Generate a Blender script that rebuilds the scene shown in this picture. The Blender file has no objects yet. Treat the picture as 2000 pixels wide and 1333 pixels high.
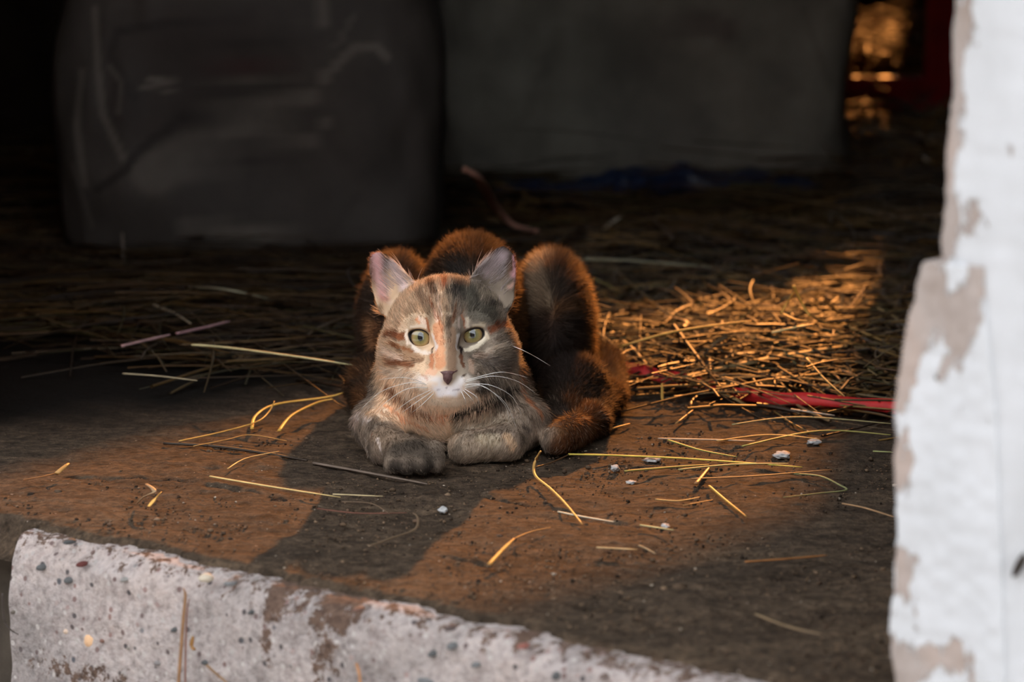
import bpy, math, random
import numpy as np
from mathutils import Vector, Matrix
from mathutils.bvhtree import BVHTree

scene = bpy.context.scene
rng = np.random.default_rng(7)
random.seed(7)

# ------------------------------------------------------------------ camera, world, sun, exposure
CAM = np.array([0.0, -1.611, 0.357]); PITCH = math.radians(10.1); FPX = 2000 * 100 / 36.0
cd = bpy.data.cameras.new('camera'); cam = bpy.data.objects.new('camera', cd)
scene.collection.objects.link(cam); scene.camera = cam
cd.lens = 100; cd.sensor_width = 36; cd.clip_start = 0.05; cd.clip_end = 200
cam.location = CAM; cam.rotation_euler = (math.pi / 2 - PITCH, 0, 0)
cd.dof.use_dof = True; cd.dof.focus_distance = 1.625; cd.dof.aperture_fstop = 9.0

world = bpy.data.worlds.new('sky'); scene.world = world; world.use_nodes = True
bg = world.node_tree.nodes['Background']
bg.inputs[0].default_value = (0.905, 0.95, 1.0, 1); bg.inputs[1].default_value = 3.55

SUN = np.array([0.0575, 0.330, 0.121]); SUN = SUN / np.linalg.norm(SUN)     # towards the sun
sl = bpy.data.lights.new('sun', 'SUN'); sun = bpy.data.objects.new('sun', sl); scene.collection.objects.link(sun)
sl.energy = 5.8; sl.color = (1.0, 0.36, 0.08); sl.angle = math.radians(0.65)
sun.rotation_euler = Vector(SUN).to_track_quat('Z', 'Y').to_euler(); sun.location = (1, 5, 3)

vs = scene.view_settings
vs.view_transform = 'Standard'; vs.look = 'None'; vs.gamma = 1.0; vs.use_curve_mapping = False; vs.exposure = 0.0
scene.cycles.max_bounces = 6; scene.cycles.diffuse_bounces = 4; scene.cycles.transparent_max_bounces = 8
scene.cycles.caustics_reflective = False; scene.cycles.caustics_refractive = False

# ------------------------------------------------------------------ helpers
FWD = np.array([0, math.cos(PITCH), -math.sin(PITCH)]); UPV = np.array([0, math.sin(PITCH), math.cos(PITCH)])
RIGHT = np.array([1.0, 0, 0])
def ray(px, py): return FWD + RIGHT * (px - 1000) / FPX - UPV * (py - 666.5) / FPX
def on_floor(px, py, z=0.0):          # where a measured spot lies on the level floor
    d = ray(px, py); return CAM + d * (z - CAM[2]) / d[2]
# the front wall's frame: a runs along the threshold, b into the barn
E0 = np.array([-0.263, -0.163, 0.0]); EA = np.array([0.794, -0.608, 0.0]); EA /= np.linalg.norm(EA); EB = np.array([-EA[1], EA[0], 0.0])
def wf(a, b, z): return E0 + EA * a + EB * b + np.array([0, 0, z])
def on_front(px, py, b=0.0):          # (a, z) of a measured spot on a plane parallel to the front wall
    d = ray(px, py); t = ((E0 - CAM) @ EB + b) / (d @ EB); p = CAM + d * t
    return float((p - E0) @ EA), float(p[2])
def lin(c):
    c = np.asarray(c, float) / 255.0
    return np.where(c <= 0.04045, c / 12.92, ((c + 0.055) / 1.055) ** 2.4)
def sstep(a, b, x):
    t = np.clip((x - a) / (b - a), 0, 1); return t * t * (3 - 2 * t)

def mesh_data(name, verts, faces, mat=None, smooth=True, cols=None, colname='col'):
    me = bpy.data.meshes.new(name)
    verts = np.asarray(verts, np.float32)
    if isinstance(faces, np.ndarray):
        n, k = faces.shape
        me.vertices.add(len(verts)); me.vertices.foreach_set('co', verts.ravel())
        me.loops.add(n * k); me.loops.foreach_set('vertex_index', faces.astype(np.int32).ravel())
        me.polygons.add(n); me.polygons.foreach_set('loop_start', np.arange(0, n * k, k, dtype=np.int32))
        me.update(calc_edges=True)
    else:
        me.from_pydata(verts.tolist(), [], [list(map(int, f)) for f in faces]); me.update()
    me.validate()
    if smooth: me.polygons.foreach_set('use_smooth', np.ones(len(me.polygons), bool))
    if cols is not None:
        at = me.attributes.new(colname, 'FLOAT_COLOR', 'POINT')
        c4 = np.ones((len(verts), 4), np.float32); c4[:, :3] = cols; at.data.foreach_set('color', c4.ravel())
    if mat: me.materials.append(mat)
    return me
def add_obj(name, me, parent=None, loc=None, label=None, cat=None, group=None, kind=None):
    o = bpy.data.objects.new(name, me); scene.collection.objects.link(o)
    if parent is not None: o.parent = parent
    if loc is not None: o.location = loc
    if label: o['label'] = label
    if cat: o['category'] = cat
    if group: o['group'] = group
    if kind: o['kind'] = kind
    return o
def empty(name, loc=(0, 0, 0), **k):
    return add_obj(name, None, loc=loc, **k)

def hash3(ix, iy, iz, seed):
    h = (ix * 374761393 + iy * 668265263 + iz * 2147483647 + seed * 974634777) & 0xFFFFFFFF
    h = ((h ^ (h >> 13)) * 1274126177) & 0xFFFFFFFF
    return ((h ^ (h >> 16)) & 0xFFFFFF) / float(0xFFFFFF)
def vnoise(P, scale, seed=0):
    p = np.asarray(P, float) * scale; i = np.floor(p).astype(np.int64); f = p - i; f = f * f * (3 - 2 * f)
    out = 0
    for dx in (0, 1):
        for dy in (0, 1):
            for dz in (0, 1):
                w = (f[:, 0] if dx else 1 - f[:, 0]) * (f[:, 1] if dy else 1 - f[:, 1]) * (f[:, 2] if dz else 1 - f[:, 2])
                out = out + w * hash3(i[:, 0] + dx, i[:, 1] + dy, i[:, 2] + dz, seed)
    return out * 2 - 1

# ------------------------------------------------------------------ materials
def material(name):
    m = bpy.data.materials.new(name); m.use_nodes = True
    nt = m.node_tree; return m, nt, nt.nodes['Principled BSDF']
def node(nt, kind, **inp):
    n = nt.nodes.new(kind)
    for k, v in inp.items():
        if hasattr(n, k): setattr(n, k, v)
        else: n.inputs[k.replace('_', ' ')].default_value = v
    return n
def noise_tex(nt, scale, detail=6, rough=0.6, coord=None):
    n = nt.nodes.new('ShaderNodeTexNoise'); n.inputs['Scale'].default_value = scale
    n.inputs['Detail'].default_value = detail; n.inputs['Roughness'].default_value = rough
    if coord is not None: nt.links.new(coord, n.inputs['Vector'])
    return n
def ramp(nt, src, stops):
    r = nt.nodes.new('ShaderNodeValToRGB'); el = r.color_ramp.elements
    while len(el) < len(stops): el.new(0.5)
    for e, (p, c) in zip(el, stops): e.position = p; e.color = (*c, 1) if len(c) == 3 else c
    nt.links.new(src, r.inputs[0]); return r
def mixc(nt, fac, a, b, mode='MIX'):
    m = nt.nodes.new('ShaderNodeMix'); m.data_type = 'RGBA'; m.blend_type = mode
    for s, v in ((0, fac), (6, a), (7, b)):
        if hasattr(v, 'links'): nt.links.new(v, m.inputs[s])
        else: m.inputs[s].default_value = v if s == 0 else (*v, 1)
    return m.outputs[2]
def bump(nt, bsdf, h, strength, dist):
    b = nt.nodes.new('ShaderNodeBump'); b.inputs['Strength'].default_value = strength; b.inputs['Distance'].default_value = dist
    nt.links.new(h, b.inputs['Height']); nt.links.new(b.outputs[0], bsdf.inputs['Normal']); return b
def objcoord(nt): return nt.nodes.new('ShaderNodeTexCoord').outputs['Object']
def attr(nt, name='col'):
    a = nt.nodes.new('ShaderNodeAttribute'); a.attribute_name = name; return a

def mat_attr(name, rough=0.8, spec=0.2, noise=None, coat=0.0, subsurf=0.0):
    m, nt, b = material(name); a = attr(nt); c = a.outputs['Color']
    if noise:
        co = objcoord(nt); n = noise_tex(nt, noise[0], 5, 0.65, co)
        r = ramp(nt, n.outputs[0], [(0.25, (1 - noise[1],) * 3), (0.75, (1 + noise[1] * 0.4,) * 3)])
        c = mixc(nt, 1.0, c, r.outputs[0], 'MULTIPLY')
        if len(noise) > 2: bump(nt, b, n.outputs[0], noise[2], 0.002)
    nt.links.new(c, b.inputs['Base Color']); b.inputs['Roughness'].default_value = rough
    b.inputs['Specular IOR Level'].default_value = spec; b.inputs['Coat Weight'].default_value = coat
    return m

def mat_soil():
    m, nt, b = material('packed_soil'); co = objcoord(nt)
    mp = nt.nodes.new('ShaderNodeMapping'); mp.inputs['Rotation'].default_value = (0, 0, 0.65); mp.inputs['Scale'].default_value = (1, 2.6, 1)
    nt.links.new(co, mp.inputs[0])
    n1 = noise_tex(nt, 9, 8, 0.65, mp.outputs[0]); n2 = noise_tex(nt, 120, 6, 0.7, co); n3 = noise_tex(nt, 420, 3, 0.6, co); n4 = noise_tex(nt, 45, 5, 0.7, mp.outputs[0])
    c1 = ramp(nt, n1.outputs[0], [(0.3, lin((62, 51, 41))), (0.52, lin((80, 66, 53))), (0.72, lin((96, 80, 64)))])
    c2 = ramp(nt, n2.outputs[0], [(0.3, (0.30,) * 3), (0.5, (0.95,) * 3), (0.72, (1.6,) * 3)])
    c = mixc(nt, 0.85, c1.outputs[0], c2.outputs[0], 'MULTIPLY')
    c4 = ramp(nt, n4.outputs[0], [(0.36, (0.5, 0.46, 0.42)), (0.48, (1, 1, 1))])
    c = mixc(nt, 0.8, c, c4.outputs[0], 'MULTIPLY')
    n5 = noise_tex(nt, 300, 4, 0.7, co); c5 = ramp(nt, n5.outputs[0], [(0.3, (0.45,) * 3), (0.5, (1,) * 3), (0.7, (1.55, 1.5, 1.45))]); c = mixc(nt, 0.8, c, c5.outputs[0], 'MULTIPLY')
    sp = ramp(nt, n3.outputs[0], [(0.70, (0, 0, 0)), (0.75, (1, 1, 1))])
    c = mixc(nt, sp.outputs[0], c, tuple(lin((178, 160, 145))))
    ak = attr(nt, 'shade_mask'); c = mixc(nt, ak.outputs['Fac'], c, tuple(lin((20, 16, 12))))  # interior shade mixed into the soil colour
    nt.links.new(c, b.inputs['Base Color']); b.inputs['Roughness'].default_value = 0.92; b.inputs['Specular IOR Level'].default_value = 0.15
    ad = nt.nodes.new('ShaderNodeMath'); ad.operation = 'ADD'
    nt.links.new(n2.outputs[0], ad.inputs[0]); nt.links.new(n4.outputs[0], ad.inputs[1])
    bump(nt, b, ad.outputs[0], 0.9, 0.005)
    return m
def mat_concrete():
    m, nt, b = material('aggregate_concrete'); co = objcoord(nt)
    n1 = noise_tex(nt, 14, 8, 0.6, co); n2 = noise_tex(nt, 260, 5, 0.65, co)
    v = nt.nodes.new('ShaderNodeTexVoronoi'); v.inputs['Scale'].default_value = 170; nt.links.new(co, v.inputs['Vector'])
    v2 = nt.nodes.new('ShaderNodeTexVoronoi'); v2.inputs['Scale'].default_value = 75; nt.links.new(co, v2.inputs['Vector'])
    c1 = ramp(nt, n1.outputs[0], [(0.3, lin((140, 132, 129))), (0.55, lin((172, 161, 157))), (0.75, lin((180, 165, 158)))])
    c2 = ramp(nt, n2.outputs[0], [(0.3, (0.55, 0.53, 0.53)), (0.5, (1, 0.99, 0.985)), (0.7, (1.2, 1.15, 1.13))])
    c = mixc(nt, 0.85, c1.outputs[0], c2.outputs[0], 'MULTIPLY')
    n6 = noise_tex(nt, 110, 6, 0.7, co); c6 = ramp(nt, n6.outputs[0], [(0.32, (0.72, 0.68, 0.68)), (0.5, (1, 1, 1)), (0.68, (1.1, 1.1, 1.12))]); c = mixc(nt, 0.9, c, c6.outputs[0], 'MULTIPLY')
    # little dark and reddish grains of aggregate
    sp = ramp(nt, v.outputs['Distance'], [(0.20, (1, 1, 1)), (0.30, (0, 0, 0))])
    gc = ramp(nt, v.outputs['Color'], [(0.22, lin((84, 78, 78))), (0.40, lin((140, 112, 106))), (0.5, lin((172, 163, 159))), (1.0, lin((184, 174, 168)))])
    c = mixc(nt, sp.outputs[0], c, gc.outputs[0])
    sp2 = ramp(nt, v2.outputs['Distance'], [(0.10, (1, 1, 1)), (0.16, (0, 0, 0))])
    gc2 = ramp(nt, v2.outputs['Color'], [(0.2, lin((84, 84, 88))), (0.4, lin((166, 158, 154)))])
    c = mixc(nt, sp2.outputs[0], c, gc2.outputs[0])
    a = attr(nt, 'dirt')          # soil streaks that ran over the edge
    n4 = noise_tex(nt, 120, 8, 0.8, co)
    mb = nt.nodes.new('ShaderNodeMath'); mb.operation = 'MULTIPLY_ADD'; mb.inputs[1].default_value = 2.6; mb.inputs[2].default_value = -0.8; nt.links.new(n4.outputs[0], mb.inputs[0])
    sb = nt.nodes.new('ShaderNodeMath'); sb.operation = 'ADD'; nt.links.new(a.outputs['Fac'], sb.inputs[0]); nt.links.new(mb.outputs[0], sb.inputs[1])
    dm = ramp(nt, sb.outputs[0], [(0.92, (0, 0, 0)), (1.06, (1, 1, 1))])
    dc = ramp(nt, n2.outputs[0], [(0.3, lin((66, 50, 42))), (0.7, lin((112, 90, 77)))])
    c = mixc(nt, dm.outputs[0], c, dc.outputs[0])
    nt.links.new(c, b.inputs['Base Color']); b.inputs['Roughness'].default_value = 0.9; b.inputs['Specular IOR Level'].default_value = 0.2
    bump(nt, b, n2.outputs[0], 0.8, 0.003)
    return m
def mat_paint():
    m, nt, b = material('flaking_white_paint'); co = objcoord(nt)
    mp = nt.nodes.new('ShaderNodeMapping'); mp.inputs['Scale'].default_value = (1, 1, 0.45); nt.links.new(co, mp.inputs[0])
    n1 = noise_tex(nt, 75, 8, 0.68, mp.outputs[0]); n2 = noise_tex(nt, 25, 6, 0.6, mp.outputs[0]); n3 = noise_tex(nt, 160, 4, 0.6, co)
    a = attr(nt, 'peel')
    sb = nt.nodes.new('ShaderNodeMath'); sb.operation = 'ADD'; nt.links.new(a.outputs['Fac'], sb.inputs[0]); ma = nt.nodes.new('ShaderNodeMath'); ma.operation = 'MULTIPLY_ADD'; ma.inputs[1].default_value = 2.2; ma.inputs[2].default_value = -0.60; nt.links.new(n1.outputs[0], ma.inputs[0]); nt.links.new(ma.outputs[0], sb.inputs[1])
    k = ramp(nt, sb.outputs[0], [(0.86, (0, 0, 0)), (0.92, (1, 1, 1))])
    wood = ramp(nt, n2.outputs[0], [(0.3, lin((134, 118, 108))), (0.5, lin((160, 148, 142))), (0.7, lin((172, 150, 138)))])
    white = ramp(nt, n2.outputs[0], [(0.3, lin((184, 184, 186))), (0.7, lin((200, 200, 203)))])
    c = mixc(nt, k.outputs[0], white.outputs[0], wood.outputs[0])
    nt.links.new(c, b.inputs['Base Color']); b.inputs['Roughness'].default_value = 0.7; b.inputs['Specular IOR Level'].default_value = 0.25
    iv = nt.nodes.new('ShaderNodeMath'); iv.operation = 'SUBTRACT'; iv.inputs[0].default_value = 1.0; nt.links.new(k.outputs[0], iv.inputs[1])
    ad = nt.nodes.new('ShaderNodeMath'); ad.operation = 'MULTIPLY_ADD'; ad.inputs[1].default_value = 0.3; nt.links.new(n3.outputs[0], ad.inputs[0]); nt.links.new(iv.outputs[0], ad.inputs[2])
    bump(nt, b, ad.outputs[0], 0.6, 0.0015)
    return m
def mat_plain(name, c, rough=0.8, noise=(20, 0.35), spec=0.2, metal=0.0):
    m, nt, b = material(name); co = objcoord(nt); n = noise_tex(nt, noise[0], 6, 0.6, co)
    c = np.asarray(lin(c)); r = ramp(nt, n.outputs[0], [(0.3, tuple(c * (1 - noise[1]))), (0.7, tuple(np.minimum(c * (1 + noise[1]), 1)))])
    nt.links.new(r.outputs[0], b.inputs['Base Color']); b.inputs['Roughness'].default_value = rough
    b.inputs['Specular IOR Level'].default_value = spec; b.inputs['Metallic'].default_value = metal
    bump(nt, b, n.outputs[0], 0.3, 0.004)
    return m
def mat_woven():
    m, nt, b = material('woven_sack'); co = objcoord(nt); a = attr(nt)
    w = nt.nodes.new('ShaderNodeTexWave'); w.inputs['Scale'].default_value = 160; w.bands_direction = 'Z'; nt.links.new(co, w.inputs['Vector'])
    w2 = nt.nodes.new('ShaderNodeTexWave'); w2.inputs['Scale'].default_value = 160; w2.bands_direction = 'X'; nt.links.new(co, w2.inputs['Vector'])
    ad = nt.nodes.new('ShaderNodeMath'); ad.operation = 'MULTIPLY'; nt.links.new(w.outputs['Fac'], ad.inputs[0]); nt.links.new(w2.outputs['Fac'], ad.inputs[1])
    n = noise_tex(nt, 18, 6, 0.6, co)
    r = ramp(nt, n.outputs[0], [(0.3, (0.7,) * 3), (0.7, (1.1,) * 3)])
    c = mixc(nt, 1.0, a.outputs['Color'], r.outputs[0], 'MULTIPLY')
    nt.links.new(c, b.inputs['Base Color']); b.inputs['Roughness'].default_value = 0.6; b.inputs['Specular IOR Level'].default_value = 0.3
    bump(nt, b, ad.outputs[0], 0.25, 0.001)
    return m
M_SOIL, M_CONC, M_PAINT, M_SACK = mat_soil(), mat_concrete(), mat_paint(), mat_woven()
M_STRAW = mat_attr('dry_straw', 0.5, 0.3, (90, 0.35))
M_WOOD = mat_plain('dark_barn_boards', (50, 42, 35), 0.85, (12, 0.4))
M_PLASTER = mat_plain('lime_wall', (205, 200, 196), 0.9, (6, 0.1))
M_YARD = mat_plain('yard_earth', (190, 183, 174), 0.95, (8, 0.2))
M_FLAKE = mat_plain('white_flake', (186, 184, 182), 0.8, (300, 0.25))
M_RED = mat_plain('faded_red_webbing', (190, 38, 36), 0.6, (60, 0.3), 0.4)
M_REDMETAL = mat_plain('red_painted_metal', (200, 36, 36), 0.5, (14, 0.3), 0.4)
M_BLUE = mat_plain('blue_plastic', (34, 52, 86), 0.35, (25, 0.3), 0.5)

# ------------------------------------------------------------------ the barn
def box_verts(o, ax, ay, az):
    v = [o + ax * i + ay * j + az * k for k in (0, 1) for j in (0, 1) for i in (0, 1)]
    return v, [(0, 2, 3, 1), (4, 5, 7, 6), (0, 1, 5, 4), (2, 6, 7, 3), (0, 4, 6, 2), (1, 3, 7, 5)]
def boxes(name, items, mat, **k):
    V, Fc = [], []
    for o, ax, ay, az in items:
        v, f = box_verts(np.asarray(o, float), *[np.asarray(q, float) for q in (ax, ay, az)])
        n = len(V); V += v; Fc += [tuple(i + n for i in q) for q in f]
    return add_obj(name, mesh_data(name, np.array(V), Fc, mat, smooth=False), **k)
Z = np.array([0, 0, 1.0])

# floor: trodden soil over the slab, with the ragged edge where it wears off the concrete
def axis(parts):
    out = [parts[0][0]]
    for a, b, n in parts: out += list(np.linspace(a, b, n + 1)[1:])
    return np.array(out)
CRACKS = [[(330, 862), (420, 872), (520, 888), (620, 903)], [(880, 952), (1000, 985), (1100, 1000), (1240, 1030)], [(1480, 1085), (1600, 1098), (1740, 1122)],
          [(120, 935), (330, 938), (560, 975)], [(870, 1090), (960, 1100)], [(1060, 895), (1160, 880)]]
CRACKS = [np.array([on_floor(*q)[:2] for q in c]) for c in CRACKS]
def seg_dist(P, pts):
    d = np.full(len(P), 9.0)
    for a, b in zip(pts[:-1], pts[1:]):
        ab = b - a; t = np.clip(((P - a) @ ab) / max(ab @ ab, 1e-12), 0, 1); d = np.minimum(d, np.linalg.norm(P - a - t[:, None] * ab, axis=1))
    return d
fa = axis([(-1.9, -0.12, 36), (-0.12, 0.62, 250), (0.62, 2.6, 40)]); fb = axis([(0.003, 0.62, 220), (0.62, 1.4, 80), (1.4, 5.2, 40)])
A_, B_ = np.meshgrid(fa, fb, indexing='ij')
P = E0 + A_.reshape(-1, 1) * EA + B_.reshape(-1, 1) * EB
h = 0.0016 * vnoise(P, 22, 1) + 0.0011 * vnoise(P, 70, 2) + 0.0006 * vnoise(P, 190, 3) + 0.0003 * vnoise(P, 420, 9)
for c in CRACKS:
    dd = seg_dist(P[:, :2] + 0.002 * np.stack([vnoise(P, 120, 5), vnoise(P, 120, 6)], 1), c); h -= 0.0028 * np.exp(-(dd / 0.0014) ** 2)
bb = B_.ravel()
edge = 0.019 + 0.0025 * vnoise(P, 34, 11) + 0.0030 * vnoise(P, 110, 12) + 0.002 * vnoise(P, 300, 13)
h = h * (0.25 + 0.75 * sstep(0.0, 0.06, bb)) - 0.018 * (1 - sstep(-0.013, 0.003, bb - edge))
h -= 0.002 * np.exp(-bb / 0.03)
P[:, 2] = h
na, nb = len(fa), len(fb); ii = np.arange(na * nb).reshape(na, nb)
FQ = np.stack([ii[:-1, :-1], ii[1:, :-1], ii[1:, 1:], ii[:-1, 1:]], -1).reshape(-1, 4)
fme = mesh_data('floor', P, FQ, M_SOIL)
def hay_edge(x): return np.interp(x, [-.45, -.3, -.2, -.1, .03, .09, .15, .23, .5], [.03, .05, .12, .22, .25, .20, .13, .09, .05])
shade_mask = sstep(-.03, .06, P[:, 1] - hay_edge(P[:, 0]) - .02 + .03 * vnoise(P, 25, 15) + .015 * vnoise(P, 90, 16))  # paints the barn's inner shade onto the soil past the hay line
at = fme.attributes.new('shade_mask', 'FLOAT', 'POINT'); at.data.foreach_set('value', shade_mask.astype(np.float32))
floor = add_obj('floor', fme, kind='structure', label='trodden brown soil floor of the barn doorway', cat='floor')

# loose crumbs on the soil, too small and many to count
def crumbs(n, seed):
    q = np.random.default_rng(seed); g = (1 + 5 ** .5) / 2
    iv = np.array([(-1, g, 0), (1, g, 0), (-1, -g, 0), (1, -g, 0), (0, -1, g), (0, 1, g), (0, -1, -g), (0, 1, -g), (g, 0, -1), (g, 0, 1), (-g, 0, -1), (-g, 0, 1)]) / 1.9
    it = np.array([(0, 11, 5), (0, 5, 1), (0, 1, 7), (0, 7, 10), (0, 10, 11), (1, 5, 9), (5, 11, 4), (11, 10, 2), (10, 7, 6), (7, 1, 8), (3, 9, 4), (3, 4, 2), (3, 2, 6), (3, 6, 8), (3, 8, 9), (4, 9, 5), (2, 4, 11), (6, 2, 10), (8, 6, 7), (9, 8, 1)])
    a = q.uniform(-.05, .56, n); b = .024 + .40 * q.random(n) ** 1.1; sz = .0005 * q.lognormal(0, .40, n)
    keep_ = vnoise(np.stack([a, b, a * 0], 1), 14, 77) + .6 * q.random(n) > -.05; a, b, sz = a[keep_], b[keep_], sz[keep_]; n = len(a)
    c = E0 + a[:, None] * EA + b[:, None] * EB; c[:, 2] = sz * .3
    sc = sz[:, None] * q.uniform(.6, 1.5, (n, 3)); sc[:, 2] *= .75
    V = c[:, None, :] + iv[None] * sc[:, None, :] * q.uniform(.75, 1.25, (n, 12, 1)); F_ = (it[None] + 12 * np.arange(n)[:, None, None]).reshape(-1, 3)
    pal = np.array([lin(k) for k in [(86, 70, 56), (104, 84, 66), (66, 54, 44), (122, 100, 80), (52, 43, 36), (94, 74, 60), (160, 146, 130)]]); k = q.choice(len(pal), n, p=[.24, .2, .2, .1, .16, .08, .02])
    return V.reshape(-1, 3), F_, np.repeat(pal[k] * q.uniform(.75, 1.2, (n, 1)), 12, 0)
V, Fc, cc = crumbs(9000, 5); add_obj('soil_crumbs', mesh_data('soil_crumbs', V, Fc, mat_attr('soil_crumb', 0.95, 0.1), smooth=False, cols=cc), floor, kind='stuff')

# concrete step under the soil: top lip, worn corner and pitted front face
prof = [(0.09, -0.0032), (0.05, -0.0032), (0.03, -0.0034), (0.018, -0.0038)]
for t in np.linspace(0, 1, 9): prof.append((0.012 * (1 - math.sin(t * math.pi / 2)), -0.004 - 0.012 * (1 - math.cos(t * math.pi / 2))))
for t in np.linspace(0, 1, 46)[1:]: prof.append((-0.006 * t, -0.016 - 0.115 * t))
prof = np.array(prof); sa = np.linspace(0.0, 0.75, 300)
SA, SI = np.meshgrid(sa, np.arange(len(prof)), indexing='ij')
sb_, sz_ = prof[SI.ravel(), 0], prof[SI.ravel(), 1]
P = E0 + SA.reshape(-1, 1) * EA + sb_[:, None] * EB + sz_[:, None] * Z
nrm = np.where((SI.ravel() > 6)[:, None], -EB, Z)
P = P + nrm * ((0.0022 * vnoise(P, 26, 21) + 0.0010 * vnoise(P, 80, 22) + 0.0006 * vnoise(P, 210, 23)) * np.where(SI.ravel() > 6, 1.0, 0.3))[:, None]
corner = np.exp(-((SI.ravel() - 8) / 3.5) ** 2)
P += (EB - Z) * (0.0022 * corner * np.clip(vnoise(P, 40, 24) + 0.2, 0, 1) * 1.6)[:, None]
P -= (EA * 0 + EB * 0)
ii = np.arange(len(P)).reshape(len(sa), len(prof)); SQ = np.stack([ii[:-1, :-1], ii[:-1, 1:], ii[1:, 1:], ii[1:, :-1]], -1).reshape(-1, 4)
me = mesh_data('concrete_step', P, SQ, M_CONC)
dirt = np.zeros(len(P))
a_, z_ = SA.ravel(), P[:, 2]
dirt += 0.46 * np.clip(1 - (np.abs(z_ + 0.003)) / 0.016, 0, 1)                                   # soil spilling over the lip
for (px, py, rx, rz, w) in [(532, 1165, .006, .012, .26), (522, 1235, .006, .020, .42), (530, 1290, .004, .020, .32), (640, 1175, .007, .010, .24), (662, 1225, .008, .016, .42), (618, 1240, .005, .020, .38), (640, 1300, .008, .024, .40), (560, 1200, .010, .020, .2), (50, 1160, .004, .009, .35), (1000, 1255, .004, .006, .3), (1120, 1262, .009, .004, .35)]:
    a0, z0 = on_front(px, py); dirt += w * np.exp(-((a_ - a0) / rx) ** 2 - ((z_ - z0) / rz) ** 2)
for (px, py, rx, rz, w) in [(120, 1305, .05, .010, .34), (250, 1328, .05, .008, .3)]:
    a0, z0 = on_front(px, py); dirt += w * np.exp(-((a_ - a0) / rx) ** 2 - ((z_ - z0) / rz) ** 2)
at = me.attributes.new('dirt', 'FLOAT', 'POINT'); at.data.foreach_set('value', dirt.astype(np.float32))
step = add_obj('concrete_step', me, kind='structure', label='pale speckled concrete step with a worn edge below the soil', cat='step')
# stones set in the concrete
def pebble_mesh(name, seed):
    import bmesh
    bm = bmesh.new(); bmesh.ops.create_icosphere(bm, subdivisions=2, radius=1.0); r = np.random.default_rng(seed)
    k = r.normal(size=3)
    for v in bm.verts: v.co *= 1 + 0.12 * math.sin(3 * v.co.dot(Vector(k))) + r.normal() * 0.03
    me = bpy.data.meshes.new(name); bm.to_mesh(me); bm.free()
    for p in me.polygons: p.use_smooth = True
    return me
PEB = [(178, 1255, 13, 18, (225, 180, 140)), (835, 1331, 22, 8, (110, 112, 118)), (82, 1108, 6, 7, (96, 98, 104)), (135, 1135, 7, 7, (98, 104, 112)), (134, 1059, 8, 6, (80, 82, 88)), (160, 1102, 6, 6, (104, 58, 54)),
       (343, 1231, 5, 5, (90, 94, 104)), (493, 1196, 5, 5, (84, 88, 98)), (450, 1139, 8, 6, (122, 124, 132)), (883, 1264, 7, 7, (112, 118, 122)), (845, 1278, 6, 6, (92, 98, 106)), (1022, 1262, 7, 5, (150, 96, 86)),
       (1088, 1322, 6, 8, (92, 98, 112)), (878, 1228, 6, 6, (96, 84, 80)), (313, 1294, 8, 6, (136, 130, 128)), (245, 1133, 6, 5, (150, 146, 142)), (400, 1130, 11, 9, (204, 190, 170)), (135, 1232, 6, 7, (206, 180, 160)), (205, 1252, 7, 5, (120, 90, 78)), (258, 1265, 8, 7, (140, 132, 124)),
       (405, 1293, 7, 6, (86, 92, 104)), (930, 1300, 6, 5, (118, 122, 130)), (1180, 1322, 6, 5, (120, 104, 96)), (700, 1190, 6, 5, (120, 92, 80)), (575, 1300, 6, 6, (128, 120, 116)), (30, 1195, 6, 6, (110, 100, 92))]
pm = [pebble_mesh('pebble', s) for s in range(3)]
for i, (px, py, rx, ry, c) in enumerate(PEB):
    a0, z0 = on_front(px, py, 0.0); d = pm[i % 3].copy(); c = (c[0], min(c[1], c[0]), min(c[2], c[0])) if c[2] > c[0] else c; m = mat_plain('pebble_stone', tuple(int(q * .95) for q in c), 0.7, (200, 0.12)); d.materials.append(m)
    s = 1.43 / FPX; o = add_obj('pebble', d, step, wf(a0, 0.0005, z0))
    o.scale = (rx * s * 1.25, 0.004, ry * s); o.rotation_euler = (0, 0, math.atan2(EA[1], EA[0]))

# earth and foundation outside
boxes('ground', [(wf(-9, -9, -0.6), EA * 18, EB * 9.1, Z * 0.475)], M_YARD, kind='structure', label='bare yard earth outside the barn', cat='ground')
boxes('wall_foundation', [(wf(-1.9, 0.03, -0.14), EA * 1.897, EB * 0.4, Z * 0.128), (wf(0.753, 0.0, -0.14), EA * 1.8, EB * 0.4, Z * 0.13)],
      mat_plain('dark_footing', (70, 62, 54), 0.95, (30, 0.4)), kind='structure', label='dark footing beside the concrete step', cat='wall')  # dark mottled brown beside the end of the step
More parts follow.
